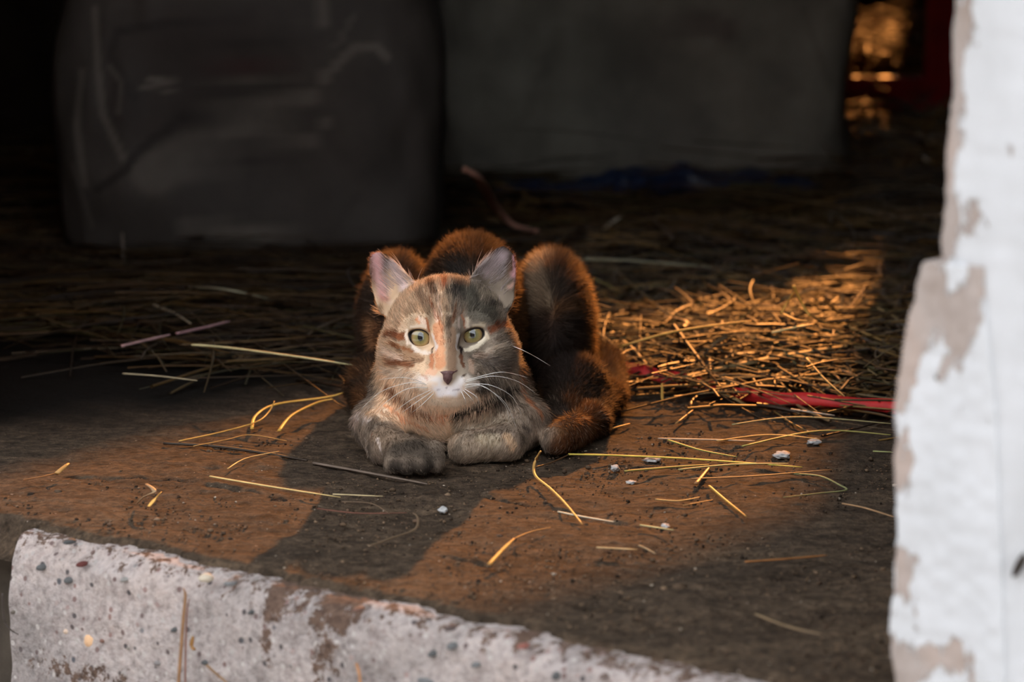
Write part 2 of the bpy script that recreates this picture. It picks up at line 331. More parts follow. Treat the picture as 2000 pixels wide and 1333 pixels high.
# front wall with the doorway, side walls, roof
T = 0.14
boxes('wall_front', [(wf(-1.9, 0.02, -0.01), EA * 1.70, EB * T, Z * 2.6), (wf(0.60, 0.02, -0.13), EA * 2.0, EB * T, Z * 2.72), (wf(-0.20, 0.02, 0.98), EA * 0.80, EB * T, Z * 1.61)], M_PLASTER, kind='structure', label='white barn wall around the doorway', cat='wall')  # unseen lintel and left jamb placed to cut the light indoors
W0 = np.array([-1.45, 0.75, 0.0]); WD = np.array([0.65, 0.76, 0.0]); WN = np.array([-0.76, 0.65, 0.0])
def wl(k, n, z): return W0 + WD * k + WN * n + Z * z
def rect(k0, k1, z0, z1): return (wl(k0, 0, z0), WD * (k1 - k0), WN * 0.1, Z * (z1 - z0))
SUN_GAP_LO, SUN_GAP_HI = 0.987, 1.335  # unseen gaps, heights worked back from the wanted sun patches
boxes('wall_side', [rect(-0.6, 5.2, 0, 0.475), rect(-0.6, 3.20, 0.475, 0.715), rect(3.50, 5.2, 0.475, 0.715), rect(-0.6, 5.2, 0.715, 0.793), rect(-0.6, 3.16, 0.793, 0.829), rect(3.25, 5.2, 0.793, 0.829),
                    rect(-0.6, 5.2, 0.829, SUN_GAP_LO), rect(-0.6, 2.1, SUN_GAP_LO, SUN_GAP_HI), rect(3.56, 5.2, SUN_GAP_LO, SUN_GAP_HI), rect(-0.6, 5.2, SUN_GAP_HI, 2.6)], M_WOOD, kind='structure', label='dark board wall with gaps shaped for the sun patches', cat='wall')
far = wl(5.2, 0, 0); right0 = wf(2.6, 0.02, 0)
boxes('wall_back', [(far, right0 + EB * 4.2 - far, WD * 0.1, Z * 2.6)], M_WOOD, kind='structure', label='dark back wall of the barn', cat='wall')
boxes('wall_right', [(right0, EB * 4.4, EA * 0.1, Z * 2.6)], M_WOOD, kind='structure', label='dark right hand wall of the barn', cat='wall')
boxes('ceiling', [(wf(-2.6, 0.02, 2.58), EA * 5.4, EB * 6.2, Z * 0.1)], M_WOOD, kind='structure', label='dark board ceiling of the barn', cat='ceiling')

boxes('eave_trim', [(wf(-1.9, -0.45, 2.25), EA * 4.5, EB * 0.5, Z * 0.06)], M_WOOD, kind='structure', label='board eave over the barn doorway', cat='eave')
boxes('wall_sky_blocker', [(wf(-8.5, -6.5, -0.13), EA * 17, EB * 0.3, Z * 3.5)], mat_plain('blocker_dark', (44, 40, 36), 0.9, (3, 0.3)), kind='structure', label='unseen wall added across the yard to block low sky', cat='wall')  # added wall; keeps low sky out of the eye reflections
# white door post: upper plank and a proud split plank below it
def plank(name, rows, right_px, b_front, thick, parent, peel_fn, ncol=46, tilt=0.0):
    """rows: measured left edge (px, py) of the plank; widened to right_px."""
    pts = [on_front(px, py, b_front) for px, py in rows]; zs = np.array([p[1] for p in pts]); as_ = np.array([p[0] for p in pts])
    o = np.argsort(zs); zs, as_ = zs[o], as_[o]; zz = np.linspace(zs[0], zs[-1], 200)
    al = np.interp(zz, zs, as_) + 0.0009 * vnoise(np.stack([zz, zz * 0, zz * 0], 1), 90, 31) + 0.0005 * vnoise(np.stack([zz, zz * 0, zz * 0], 1), 300, 32)
    if right_px is None: ar = np.full_like(zz, 0.80)
    else:
        rp = sorted([on_front(px, py, b_front)[::-1] for px, py in right_px]); ar = np.interp(zz, [r[0] for r in rp], [r[1] for r in rp])
    V = []
    u = np.concatenate([[0.0, 0.0, 0.002, 0.012, 0.03], np.linspace(0.05, 1, ncol)]); roll = np.concatenate([[1.0, 0.35, 0.12, 0.03, 0.0], np.zeros(ncol)])
    for k, z in enumerate(zz):
        for uu, rr in zip(u, roll):
            a = al[k] + (ar[k] - al[k]) * uu
            V.append(wf(a, b_front + rr * thick + tilt * uu, z))
        V.append(wf(ar[k], b_front + thick, z))
    V = np.array(V); nc = len(u) + 1
    V += (-EB) * (0.0007 * vnoise(V * np.array([1, 1, 0.4]), 60, 33) + 0.0004 * vnoise(V, 200, 34))[:, None]
    ii = np.arange(len(V)).reshape(len(zz), nc)
    Q = np.stack([ii[:-1, :-1], ii[:-1, 1:], ii[1:, 1:], ii[1:, :-1]], -1).reshape(-1, 4)
    faces = [tuple(q) for q in Q] + [tuple(ii[-1, :]), tuple(ii[0, ::-1])] + [(ii[k, 0], ii[k + 1, 0], ii[k + 1, -1], ii[k, -1]) for k in range(len(zz) - 1)]
    me = mesh_data(name, V, faces, M_PAINT)
    a_ = (V - E0) @ EA
    al_v = np.repeat(al, nc)
    at = me.attributes.new('peel', 'FLOAT', 'POINT'); at.data.foreach_set('value', peel_fn(a_, V[:, 2], a_ - al_v, b_front).astype(np.float32))
    return add_obj(name, me, parent)
def blobs(a, z, b, L):
    out = np.zeros(len(a))
    for px, py, rx, ry, w in L:
        a0, z0 = on_front(px, py, b); s = 1.12 / FPX
        out += w * np.exp(-((a - a0) / (rx * s * 1.25)) ** 2 - ((z - z0) / (ry * s)) ** 2)
    return out
def peel_upper(a, z, da, b):
    return 0.62 * np.exp(-(da / 0.0095) ** 2) + blobs(a, z, b, [(1900, 420, 40, 60, .42), (1935, 440, 22, 30, .3), (1850, 470, 40, 40, .4), (1870, 60, 14, 60, .2), (1915, 100, 12, 40, .22), (1850, 250, 25, 60, .25), (1950, 60, 15, 50, .12), (1840, 340, 22, 60, .45)])
def peel_lower(a, z, da, b):
    return 0.45 * np.exp(-(da / 0.006) ** 2) + blobs(a, z, b, [(1840, 560, 65, 75, .55), (1870, 640, 35, 60, .45), (1800, 640, 40, 80, .5), (1830, 735, 25, 30, .3), (1770, 770, 25, 100, .35), (1775, 1120, 22, 50, .32), (1790, 1200, 30, 50, .35), (1860, 1290, 70, 50, .45), (1765, 1300, 40, 60, .4), (1960, 1310, 30, 30, .35), (1775, 900, 12, 80, .2), (1900, 520, 18, 60, .25), (1880, 1255, 30, 40, .25), (1855, 930, 10, 12, .2)])
post = empty('door_post', wf(0.55, 0, -0.125), label='white flaking painted wooden door post at the doorway edge', cat='post', kind='structure')
inv = Matrix.Translation(-Vector(wf(0.55, 0, -0.125)))
upper = plank('upper_plank', [(1852, -900), (1850, 0), (1846, 100), (1840, 240), (1829, 300), (1830, 400), (1824, 500), (1822, 700), (1822, 1500)], None, -0.012, 0.05, post, peel_upper)
lower = plank('split_plank', [(1802, 512), (1797, 522), (1786, 560), (1772, 620), (1763, 680), (1752, 740), (1743, 800), (1743, 900), (1746, 1000), (1741, 1100), (1738, 1200), (1735, 1260), (1743, 1333), (1740, 1450)],
              [(1912, 495), (1914, 600), (1935, 800), (1960, 1450)], -0.0165, 0.02, post, peel_lower, tilt=0.0035)
for (px, py, rx, ry, rot) in [(1831, 738, 5, 9, 0.2), (1988, 1108, 8, 30, -0.45)]:
    a0, z0 = on_front(px, py, -0.014); d = pm[0].copy(); d.materials.append(M_WOOD); s = 1.12 / FPX
    o = add_obj('knot_hole' if rx < 7 else 'gouge', d, post, wf(a0, -0.0135, z0)); o.scale = (rx * s, 0.002, ry * s); o.rotation_euler = (0, -rot, math.atan2(EA[1], EA[0]))
for o in list(post.children): o.matrix_parent_inverse = inv

# ------------------------------------------------------------------ the kitten
HD = ray(871, 660); HD = HD / np.linalg.norm(HD); HDIST = 1.645
HC = CAM + HD * HDIST                                   # between the eyes
HY = HD; HX = np.cross(HY, Z); HX /= np.linalg.norm(HX); HZ = np.cross(HX, HY)
HR = np.stack([HX, HY, HZ], 1)                          # head axes: the head looks up at the photographer
PXM = FPX / HDIST
def to_head(P): return (P - HC) @ HR
def hl(px, py): return np.array([(px - 871) / PXM, (660 - py) / PXM])

def ell(P, c, r):
    q = (P - np.asarray(c, np.float32)); r = np.asarray(r, np.float32)
    k0 = np.sqrt(((q / r) ** 2).sum(-1)); k1 = np.sqrt(((q / (r * r)) ** 2).sum(-1)) + 1e-6
    return k0 * (k0 - 1) / k1
def rcone(P, a, b, ra, rb):
    a = np.asarray(a, np.float32); b = np.asarray(b, np.float32); ab = b - a
    t = np.clip(((P - a) @ ab) / (ab @ ab), 0, 1)
    return np.sqrt(((P - a - t[:, None] * ab) ** 2).sum(-1)) - (ra + (rb - ra) * t)
def smin(a, b, k):
    h = np.clip(0.5 + 0.5 * (b - a) / k, 0, 1); return b + (a - b) * h - k * h * (1 - h)
def smax(a, b, k): return -smin(-a, -b, k)
def poly_sdf(x, z, poly):
    poly = np.asarray(poly); d = np.full(len(x), 9.0); s = np.ones(len(x)); n = len(poly); j = n - 1
    for i in range(n):
        ex, ez = poly[j] - poly[i]; wx, wz = x - poly[i, 0], z - poly[i, 1]
        t = np.clip((wx * ex + wz * ez) / (ex * ex + ez * ez), 0, 1)
        d = np.minimum(d, (wx - ex * t) ** 2 + (wz - ez * t) ** 2)
        c1 = z >= poly[i, 1]; c2 = z < poly[j, 1]; c3 = ex * wz > ez * wx
        s = np.where((c1 & c2 & c3) | (~c1 & ~c2 & ~c3), -s, s); j = i
    return s * np.sqrt(d)
def smooth_closed(pts, n=60):
    pts = np.asarray(pts, float); m = len(pts); out = []
    for i in range(m):
        p0, p1, p2, p3 = pts[(i - 1) % m], pts[i], pts[(i + 1) % m], pts[(i + 2) % m]
        for t in np.linspace(0, 1, max(2, n // m), endpoint=False):
            out.append(0.5 * ((2 * p1) + (p2 - p0) * t + (2 * p0 - 5 * p1 + 4 * p2 - p3) * t * t + (3 * p1 - p0 - 3 * p2 + p3) * t ** 3))
    return np.array(out)

EAR_L = np.array([hl(*q) for q in [(742, 612), (728, 575), (721, 545), (718.5, 518), (720, 500), (728, 491), (740, 489), (755, 494), (773, 508), (793, 529), (809, 548), (815, 562), (806, 590), (775, 615)]])
EAR_R = np.array([hl(*q) for q in [(917, 560), (919, 545), (927, 527), (942, 507), (961, 489), (977, 480), (989, 479), (1001, 487), (1009, 503), (1011, 530), (1009, 560), (1005, 592), (985, 610), (940, 585)]])
EYE_L = np.array([hl(*q) for q in [(800.3, 652.4), (807, 646.5), (820.5, 645), (832.7, 649.4), (840.4, 659.2), (846, 677), (836.7, 680), (823, 682), (809.7, 676), (801.6, 663)]])
EYE_R = np.array([hl(*q) for q in [(894.8, 680.4), (901, 659), (909.6, 649), (921.8, 643.5), (935.3, 642.5), (942.7, 647.7), (943.2, 657.8), (935, 668.6), (921.8, 676.7), (908.3, 680.5)]])
EYE_L = EYE_L.mean(0) + (EYE_L - EYE_L.mean(0)) * 1.13; EYE_R = EYE_R.mean(0) + (EYE_R - EYE_R.mean(0)) * 1.13
ECL = np.array([hl(821.5, 660)[0], 0.0085, hl(821.5, 660)[1]]); ECR = np.array([hl(923.5, 655)[0], 0.0085, hl(923.5, 655)[1]]); ER = 0.0095

def ear_sheet(Q, side):
    """depth of the cupped ear sheet below each head-frame point"""
    bx, bz, tx, tz = ((-0.029, 0.020, -0.040, 0.0505) if side < 0 else (0.029, 0.020, 0.0335, 0.0545))
    ax = np.array([tx - bx, tz - bz]); L = np.linalg.norm(ax); ax /= L
    t = ((Q[:, 0] - bx) * ax[0] + (Q[:, 2] - bz) * ax[1]) / L
    q = ((Q[:, 0] - bx) * -ax[1] + (Q[:, 2] - bz) * ax[0])
    w = 0.0185 - 0.010 * np.clip(t, 0, 1.1)
    q = np.clip(q / w, -1.3, 1.3)
    return 0.0215 + 0.004 * t + (0.0125 - 0.006 * np.clip(t, -0.2, 1)) * (1 - q * q)
def head_sdf(Q):
    d = ell(Q, (.0010, .033, .0010), (.0365, .036, .0352))
    d = smin(d, ell(Q, (0, .014, .0165), (.0245, .017, .0175)), .010)
    for s in (-1, 1):
        d = smin(d, ell(Q, (.0018 + s * .0250, .019, -.0085), (.0155, .019, .0160)), .010)
        d = smin(d, ell(Q, (s * .0150, .0065, .0105), (.0115, .008, .0055)), .006)
    d = smin(d, ell(Q, (0, 0, -.0205), (.0165, .017, .0125)), .008)
    d = smin(d, rcone(Q, (0, -.0005, .012), (.0006, -.0140, -.0172), .0100, .0056), .007)
    for s in (-1, 1): d = smin(d, ell(Q, (s * .0072 + .0008, -.0098, -.0262), (.0092, .0083, .0072)), .0035)
    d = smin(d, ell(Q, (.0006, -.0085, -.0325), (.0095, .0082, .0062)), .005)
    d = smin(d, ell(Q, (.001, -.0165, -.0212), (.0046, .004, .0036)), .003)
    for c in (ECL, ECR): d = smin(d, np.sqrt(((Q - c.astype(np.float32)) ** 2).sum(-1)) - (ER + .0010), .005)
    # mouth line and the groove under the nose
    for a, b in (((.001, -.0195, -.0262), (.001, -.0185, -.0298)), ((.001, -.0178, -.0303), (-.0058, -.0150, -.0318)), ((.001, -.0178, -.0303), (.0078, -.0150, -.0312))):
        d = smax(d, -rcone(Q, a, b, .0005, .0004), .0014)
    for poly in (EYE_L, EYE_R):
        m = (np.abs(Q[:, 0]) < .03) & (np.abs(Q[:, 2]) < .012) & (Q[:, 1] < .012)
        if m.any():
            q = Q[m]; e = smax(poly_sdf(q[:, 0], q[:, 2], smooth_closed(poly, 40)), (q[:, 1] - .008), .001)
            dm = d[m]; d[m] = smax(dm, -e, .0010)
    for side, poly in ((-1, EAR_L), (1, EAR_R)):
        m = (Q[:, 0] * side > .008) & (Q[:, 2] > .004) & (Q[:, 1] > -.005) & (Q[:, 1] < .055)
        if m.any():
            q = Q[m]; e = smax(poly_sdf(q[:, 0], q[:, 2], smooth_closed(poly, 56)), np.abs(q[:, 1] - ear_sheet(q, side)) * .8 - .0010, .0012)
            d[m] = smin(d[m], e, .0045)
    return d
def body_sdf(P):
    d = rcone(P, (-.037, .06, .048), (-.021, .19, .048), .028, .036)
    d = smin(d, ell(P, (-.0255, .150, .060), (.030, .075, .0475)), .010)
    for c, r in (((-.0735, .19, .045), (.0215, .058, .0455)), ((.0255, .19, .046), (.024, .058, .0465))): d = smin(d, ell(P, c, r), .006)
    for c in ((-.068, .042, .030), (-.004, .045, .030)): d = smin(d, ell(P, c, (.016, .030, .025)), .012)
    d = smin(d, ell(P, (-.036, .021, .034), (.033, .029, .033)), .012)
    d = smin(d, rcone(P, (-.039, .050, .060), (-.036, .030, .042), .027, .029), .010)
    # left foreleg reaching out to its paw, right foreleg folded under
    arm = smin(rcone(P, (-.0775, .018, .0175), (-.0720, -.014, .0110), .0155, .0098), rcone(P, (-.0720, -.014, .0110), (-.057, -.034, .0105), .0098, .0102), .005)
    for x, y in ((-.0670, -.0430), (-.0592, -.0470), (-.0510, -.0470), (-.0437, -.0425)):
        arm = smin(arm, rcone(P, (x * .9 - .005, -.033, .0125), (x, y, .0075), .0062, .0056), .0022)
    d = smin(d, arm, .008)
    arm = smin(rcone(P, (.006, .026, .0175), (-.004, -.004, .0110), .0155, .0100), rcone(P, (-.004, -.004, .0110), (-.027, -.014, .0105), .0100, .0095), .005)
    d = smin(d, arm, .007)
    # hind feet and the tail curled round the right flank
    d = smin(d, rcone(P, (.038, .105, .022), (.030, .050, .012), .020, .012), .010)
    d = smin(d, rcone(P, (-.084, .12, .020), (-.080, .075, .012), .018, .011), .010)
    pts = [(.030, .250, .026), (.058, .205, .016), (.0575, .125, .0125), (.047, .055, .0115), (.026, .012, .0095)]
    for i in range(4): d = smin(d, rcone(P, pts[i], pts[i + 1], .0115 - .0006 * i, .0109 - .0006 * i), .006)
    return d
def cat_sdf(P):
    d = body_sdf(P); m = P[:, 1] < .10
    Q = to_head(P[m]).astype(np.float32); d[m] = smin(d[m], head_sdf(Q), .012)
    return np.maximum(d, .0006 - P[:, 2])

def surface_nets(V, xs, ys, zs):
    nx, ny, nz = V.shape; S = np.zeros((nx - 1, ny - 1, nz - 1, 3), np.float32); N = np.zeros((nx - 1, ny - 1, nz - 1), np.float32); ax = (xs, ys, zs)
    quads = []
    for k in range(3):
        sl0 = [slice(None)] * 3; sl1 = [slice(None)] * 3; sl0[k] = slice(0, -1); sl1[k] = slice(1, None)
        v0, v1 = V[tuple(sl0)], V[tuple(sl1)]; m = (v0 < 0) != (v1 < 0)
        idx = np.argwhere(m); t = (v0[m] / (v0[m] - v1[m]))
        p = np.stack([ax[j][idx[:, j]] for j in range(3)], 1); p[:, k] += t * (ax[k][idx[:, k] + 1] - ax[k][idx[:, k]])
        o = [j for j in range(3) if j != k]
        for da in (0, 1):
            for db in (0, 1):
                c = idx.copy(); c[:, o[0]] -= da; c[:, o[1]] -= db
                ok = (c[:, o[0]] >= 0) & (c[:, o[1]] >= 0) & (c[:, o[0]] < S.shape[o[0]]) & (c[:, o[1]] < S.shape[o[1]])
                np.add.at(S, tuple(c[ok].T), p[ok]); np.add.at(N, tuple(c[ok].T), 1)
        ok = (idx[:, o[0]] > 0) & (idx[:, o[1]] > 0) & (idx[:, o[0]] < V.shape[o[0]] - 1) & (idx[:, o[1]] < V.shape[o[1]] - 1)
        i4 = idx[ok]; flip = (v0[m][ok] < 0)
        if k == 1: flip = ~flip
        cs = []
        for da, db in ((1, 1), (0, 1), (0, 0), (1, 0)):
            c = i4.copy(); c[:, o[0]] -= da; c[:, o[1]] -= db; cs.append(np.ravel_multi_index(c.T, N.shape))
        q = np.stack(cs, 1); q[~flip] = q[~flip][:, ::-1]; quads.append(q)
    act = np.flatnonzero(N.ravel()); remap = np.full(N.size, -1, np.int64); remap[act] = np.arange(len(act))
    return S.reshape(-1, 3)[act] / N.ravel()[act][:, None], remap[np.concatenate(quads)]
def grid_mesh(fn, xs, ys, zs):
    V = np.empty((len(xs), len(ys), len(zs)), np.float32); gy, gz = np.meshgrid(ys, zs, indexing='ij')
    step_ = 12
    for i in range(0, len(xs), step_):
        x = xs[i:i + step_]
        P = np.stack([np.repeat(x, gy.size), np.tile(gy.ravel(), len(x)), np.tile(gz.ravel(), len(x))], 1).astype(np.float32)
        V[i:i + step_] = fn(P).reshape(len(x), len(ys), len(zs))
    return surface_nets(V, xs, ys, zs)
xs = axis([(-.115, -.082, 20), (-.082, .008, 90), (.008, .078, 46)]); ys = axis([(-.062, .050, 108), (.050, .30, 92)]); zs = axis([(-.003, .030, 26), (.030, .142, 106)])
CV, CQ = grid_mesh(cat_sdf, xs, ys, zs)
# vertex normals
def vnormals(V, Q):
    n = np.cross(V[Q[:, 2]] - V[Q[:, 0]], V[Q[:, 3]] - V[Q[:, 1]]); out = np.zeros_like(V)
    for k in range(4): np.add.at(out, Q[:, k], n)
    return out / (np.linalg.norm(out, axis=1, keepdims=True) + 1e-12)
CN = vnormals(CV, CQ)
if (CN * (CV - CV.mean(0))).sum() < 0: CQ = CQ[:, ::-1]; CN = -CN
BVH = BVHTree.FromPolygons(CV.tolist(), CQ.tolist())
def hit(px, py):
    d = ray(px, py); r = BVH.ray_cast(Vector(CAM), Vector(d).normalized(), 4.0)
    return None if r[0] is None else np.array(r[0])

# --- the tortoiseshell tabby coat, strokes measured on the face, chest and legs
def z2(*p): return [(690 + x / 3.809, 450 + y / 3.809) for x, y in p]
def z3(*p): return [(660 + x / 3.571, 700 + y / 3.571) for x, y in p]
def z1(*p): return [(660 + x / 2.514, 430 + y / 2.514) for x, y in p]
ST = []
def st2(pts, w, c, o=0.95, s=0.5): ST.append((z2(*pts), w / 3.809 / 2, c, o, s))
def st3(pts, w, c, o=0.9, s=0.6): ST.append((z3(*pts), w / 3.571 / 2, c, o, s))
def st1(pts, w, c, o=0.9, s=0.6): ST.append((z1(*pts), w / 2.514 / 2, c, o, s))
# chest and forelegs
st3([(300, 330), (520, 440), (760, 500)], 300, (222, 190, 158)); st3([(600, 450), (780, 590)], 240, (236, 202, 170)); st3([(260, 300), (330, 420)], 120, (205, 180, 155), .8)
st3([(880, 480), (1050, 440), (1220, 400)], 230, (160, 144, 126)); st3([(1150, 330), (1330, 480)], 150, (138, 122, 108))
st3([(330, 330), (450, 420), (600, 490)], 42, (224, 150, 102), .8)
st3([(340, 190), (400, 250), (500, 330), (620, 392)], 76, (112, 72, 48), 1.0); st3([(640, 395), (790, 408)], 46, (176, 108, 70))
st3([(815, 400), (880, 372), (1000, 325), (1150, 255), (1230, 200)], 86, (32, 27, 24), 1.0)
for q in ([(860, 465), (1000, 425)], [(900, 540), (1060, 500)], [(1080, 400), (1200, 340)], [(1090, 470), (1240, 420)], [(860, 590), (880, 520)]): st3(q, 30, (98, 84, 70), .8)
st3([(250, 200), (230, 330)], 110, (112, 98, 88), .8)
st3([(120, 420), (110, 560)], 190, (142, 122, 110)); st3([(300, 520), (430, 620)], 260, (118, 100, 84)); st3([(130, 380), (220, 430)], 60, (186, 172, 164), .8)
for q in ([(110, 540), (150, 640)], [(190, 560), (230, 690)], [(280, 560), (300, 640)]): st3(q, 34, (196, 180, 170), .85)
for q in ([(150, 520), (190, 650)], [(240, 520), (270, 680)]): st3(q, 26, (104, 70, 54), .8)
st3([(430, 640), (560, 620), (620, 680)], 200, (48, 42, 37), 1.0); st3([(400, 760), (640, 760)], 140, (36, 32, 29), 1.0); st3([(470, 680), (500, 800)], 40, (62, 54, 46), .7); st3([(400, 680), (390, 790)], 24, (24, 22, 20), .9)
st3([(860, 640), (1300, 640)], 260, (150, 132, 114)); st3([(1000, 560), (1100, 570)], 130, (168, 152, 130)); st3([(1180, 540), (1230, 620)], 80, (188, 158, 128)); st3([(1040, 740), (1290, 720)], 70, (172, 156, 142), .8)
st3([(830, 640), (860, 560)], 60, (92, 80, 68), .8); st3([(1130, 640), (1180, 740)], 40, (92, 78, 64), .8); st3([(1290, 560), (1420, 620)], 140, (92, 80, 70), .8); st3([(1300, 480), (1450, 540)], 60, (70, 60, 54), .8)
st3([(1270, 60), (1280, 250), (1420, 400)], 50, (170, 104, 62), .75)
# face
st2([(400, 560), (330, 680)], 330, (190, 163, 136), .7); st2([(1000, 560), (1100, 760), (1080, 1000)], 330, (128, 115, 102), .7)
st2([(560, 330), (800, 330)], 260, (66, 58, 52)); st2([(760, 250), (790, 480)], 190, (48, 43, 40)); st2([(560, 380), (600, 480)], 90, (104, 74, 56)); st2([(860, 470), (900, 620), (1040, 640)], 180, (96, 90, 80)); st2([(940, 490), (1060, 530)], 50, (166, 150, 126), .8)
st2([(1020, 560), (1150, 590)], 60, (58, 54, 50), .8)
st2([(500, 480), (540, 560)], 110, (140, 112, 90)); st2([(665, 345), (672, 425)], 74, (154, 92, 62), .9); st2([(700, 450), (712, 730)], 62, (74, 60, 50), .9)
st2([(635, 530), (655, 640)], 40, (212, 186, 166)); st2([(490, 650), (540, 720)], 56, (222, 196, 176)); st2([(580, 550), (640, 690)], 46, (128, 72, 44)); st2([(540, 660), (565, 745)], 36, (136, 80, 50)); st2([(470, 660), (490, 690)], 34, (190, 120, 80), .8)
st2([(610, 620), (630, 740)], 40, (224, 190, 166), .9)
st2([(760, 590), (740, 680)], 36, (120, 82, 60)); st2([(775, 620), (790, 720)], 30, (168, 148, 136), .8); st2([(810, 640), (830, 720)], 34, (150, 98, 72), .9); st2([(640, 460), (650, 520)], 24, (176, 150, 130), .8); st2([(800, 500), (770, 560)], 40, (52, 46, 42), .9)
st2([(625, 720), (645, 1000)], 118, (194, 136, 100)); st2([(590, 930), (580, 1020)], 64, (172, 106, 72), .85); st2([(735, 760), (735, 1030)], 108, (132, 106, 86)); st2([(800, 930), (815, 1010)], 54, (104, 68, 50)); st2([(700, 700), (715, 790)], 50, (104, 88, 74), .8)
st2([(640, 780), (650, 930)], 50, (206, 152, 116), .9)
st2([(870, 980), (880, 1050)], 70, (176, 148, 128), .8)
st2([(250, 780), (370, 790)], 84, (112, 62, 36), .95); st2([(185, 700), (190, 850)], 90, (222, 166, 120)); st2([(235, 900), (350, 955)], 74, (228, 204, 184)); st2([(290, 850), (430, 900)], 52, (126, 78, 48)); st2([(400, 925), (500, 965)], 90, (146, 114, 88)); st2([(270, 985), (440, 1000)], 62, (130, 80, 52), .9); st2([(230, 1050), (480, 1080)], 84, (206, 186, 166)); st2([(330, 690), (380, 720)], 80, (188, 160, 134), .8)
st2([(440, 985), (520, 960)], 40, (120, 92, 72), .7)
st2([(1000, 900), (1120, 865)], 60, (172, 156, 140)); st2([(1020, 742), (1140, 708)], 72, (118, 66, 42), .9); st2([(1150, 780), (1190, 900)], 80, (84, 70, 60)); st2([(960, 960), (1130, 1010)], 120, (104, 94, 86)); st2([(1060, 810), (1150, 830)], 40, (92, 78, 68), .8); st2([(930, 1180), (1050, 1120)], 110, (78, 68, 60)); st2([(900, 930), (990, 930)], 50, (150, 128, 112), .7)
st2([(430, 835), (470, 895), (565, 915)], 46, (212, 197, 183), .95); st2([(590, 780), (620, 880)], 46, (214, 198, 188), .95); st2([(430, 722), (530, 722)], 42, (198, 178, 158)); st2([(395, 750), (400, 840)], 36, (226, 204, 184))
st2([(785, 780), (768, 875)], 44, (186, 176, 170), .95); st2([(835, 895), (920, 868), (990, 800)], 48, (216, 202, 180), .95); st2([(845, 660), (850, 712)], 50, (206, 190, 170)); st2([(900, 712), (970, 706)], 40, (172, 156, 134)); st2([(985, 770), (1000, 800)], 40, (226, 206, 180))
st2([(588, 880), (585, 905)], 36, (74, 54, 50), .9); st2([(800, 870), (800, 905)], 44, (40, 32, 30), 1.0)
st2([(480, 1125), (640, 1110), (640, 1170)], 120, (216, 206, 202), .9, 1.0); st2([(400, 1110), (530, 1160)], 130, (214, 196, 180), .8, .9); st2([(860, 1110), (900, 1150)], 110, (204, 192, 182), .8, .9); st2([(560, 1052), (600, 1060)], 70, (238, 188, 156)); st2([(800, 1120), (750, 1180)], 110, (214, 207, 205), .9, 1.0); st2([(850, 1160), (930, 1150)], 60, (206, 194, 184)); st2([(510, 1075), (560, 1110)], 26, (170, 120, 96), .6)
st2([(815, 1085), (930, 1058)], 24, (72, 58, 50), .9); st2([(828, 1120), (930, 1096)], 16, (76, 62, 54), .9); st2([(825, 1103), (935, 1074)], 18, (212, 196, 182), .9)
st2([(600, 1180), (790, 1180)], 90, (208, 198, 197), .8, .9); st2([(640, 1215), (760, 1215)], 90, (218, 211, 212), .9, 1.0); st2([(430, 1215), (560, 1270), (760, 1290), (920, 1240)], 90, (226, 200, 174)); st2([(300, 1130), (430, 1190)], 60, (214, 192, 168), .8)
for q, w, c in (([(520, 400), (560, 520)], 26, (84, 62, 50)), ([(600, 420), (620, 520)], 24, (70, 54, 46)), ([(745, 430), (735, 600)], 30, (50, 42, 38)), ([(830, 440), (800, 560)], 34, (44, 38, 35)), ([(880, 470), (930, 600)], 30, (58, 52, 47)), ([(690, 560), (690, 640)], 22, (90, 66, 52)), ([(440, 560), (500, 640)], 26, (128, 100, 78)), ([(960, 560), (1060, 650)], 26, (66, 58, 52)), ([(330, 620), (400, 650)], 22, (138, 108, 82)), ([(720, 470), (715, 540)], 20, (190, 166, 146)), ([(785, 480), (775, 540)], 18, (170, 150, 134)), ([(860, 520), (840, 600)], 18, (150, 136, 120)), ([(1010, 960), (1130, 920)], 26, (74, 62, 54)), ([(990, 1030), (1120, 1010)], 22, (150, 134, 120)), ([(1000, 1080), (1130, 1060)], 24, (72, 60, 54))): st2(q, w, c, .8, .7)
ST += [([(-.010, .034, .040), (.010, .034, .040)], .017, (34, 30, 27), .9, .7, 1), ([(-.014, .058, .02), (.014, .058, .02)], .030, (36, 30, 27), .9, .6, 1)]
st2([(703, 1150), (700, 1178)], 12, (60, 48, 50), .9, .8); st2([(620, 1190), (700, 1180), (795, 1183)], 11, (120, 100, 102), .7, .9)
# ears: pink skin, paler tufted middle
st2([(170, 190), (180, 330), (220, 470)], 150, (206, 160, 158), .85, 1.0); st2([(300, 260), (380, 420)], 150, (206, 184, 182), .85, 1.0); st2([(175, 220), (190, 280)], 70, (200, 146, 144), .6, 1.0); st2([(215, 500), (250, 520)], 90, (160, 108, 98), .7, 1.0); st2([(270, 540), (330, 520)], 50, (190, 166, 146), .8, 1.0)
st2([(1180, 160), (1200, 330)], 120, (206, 152, 156), .85, 1.0); st2([(1000, 300), (1100, 200)], 170, (176, 156, 158), .85, 1.0); st2([(1195, 200), (1200, 290)], 56, (206, 148, 152), .6, 1.0); st2([(930, 400), (1100, 430)], 70, (120, 108, 96), .85, 1.0); st2([(1160, 430), (1190, 400)], 56, (180, 140, 124), .8, 1.0)
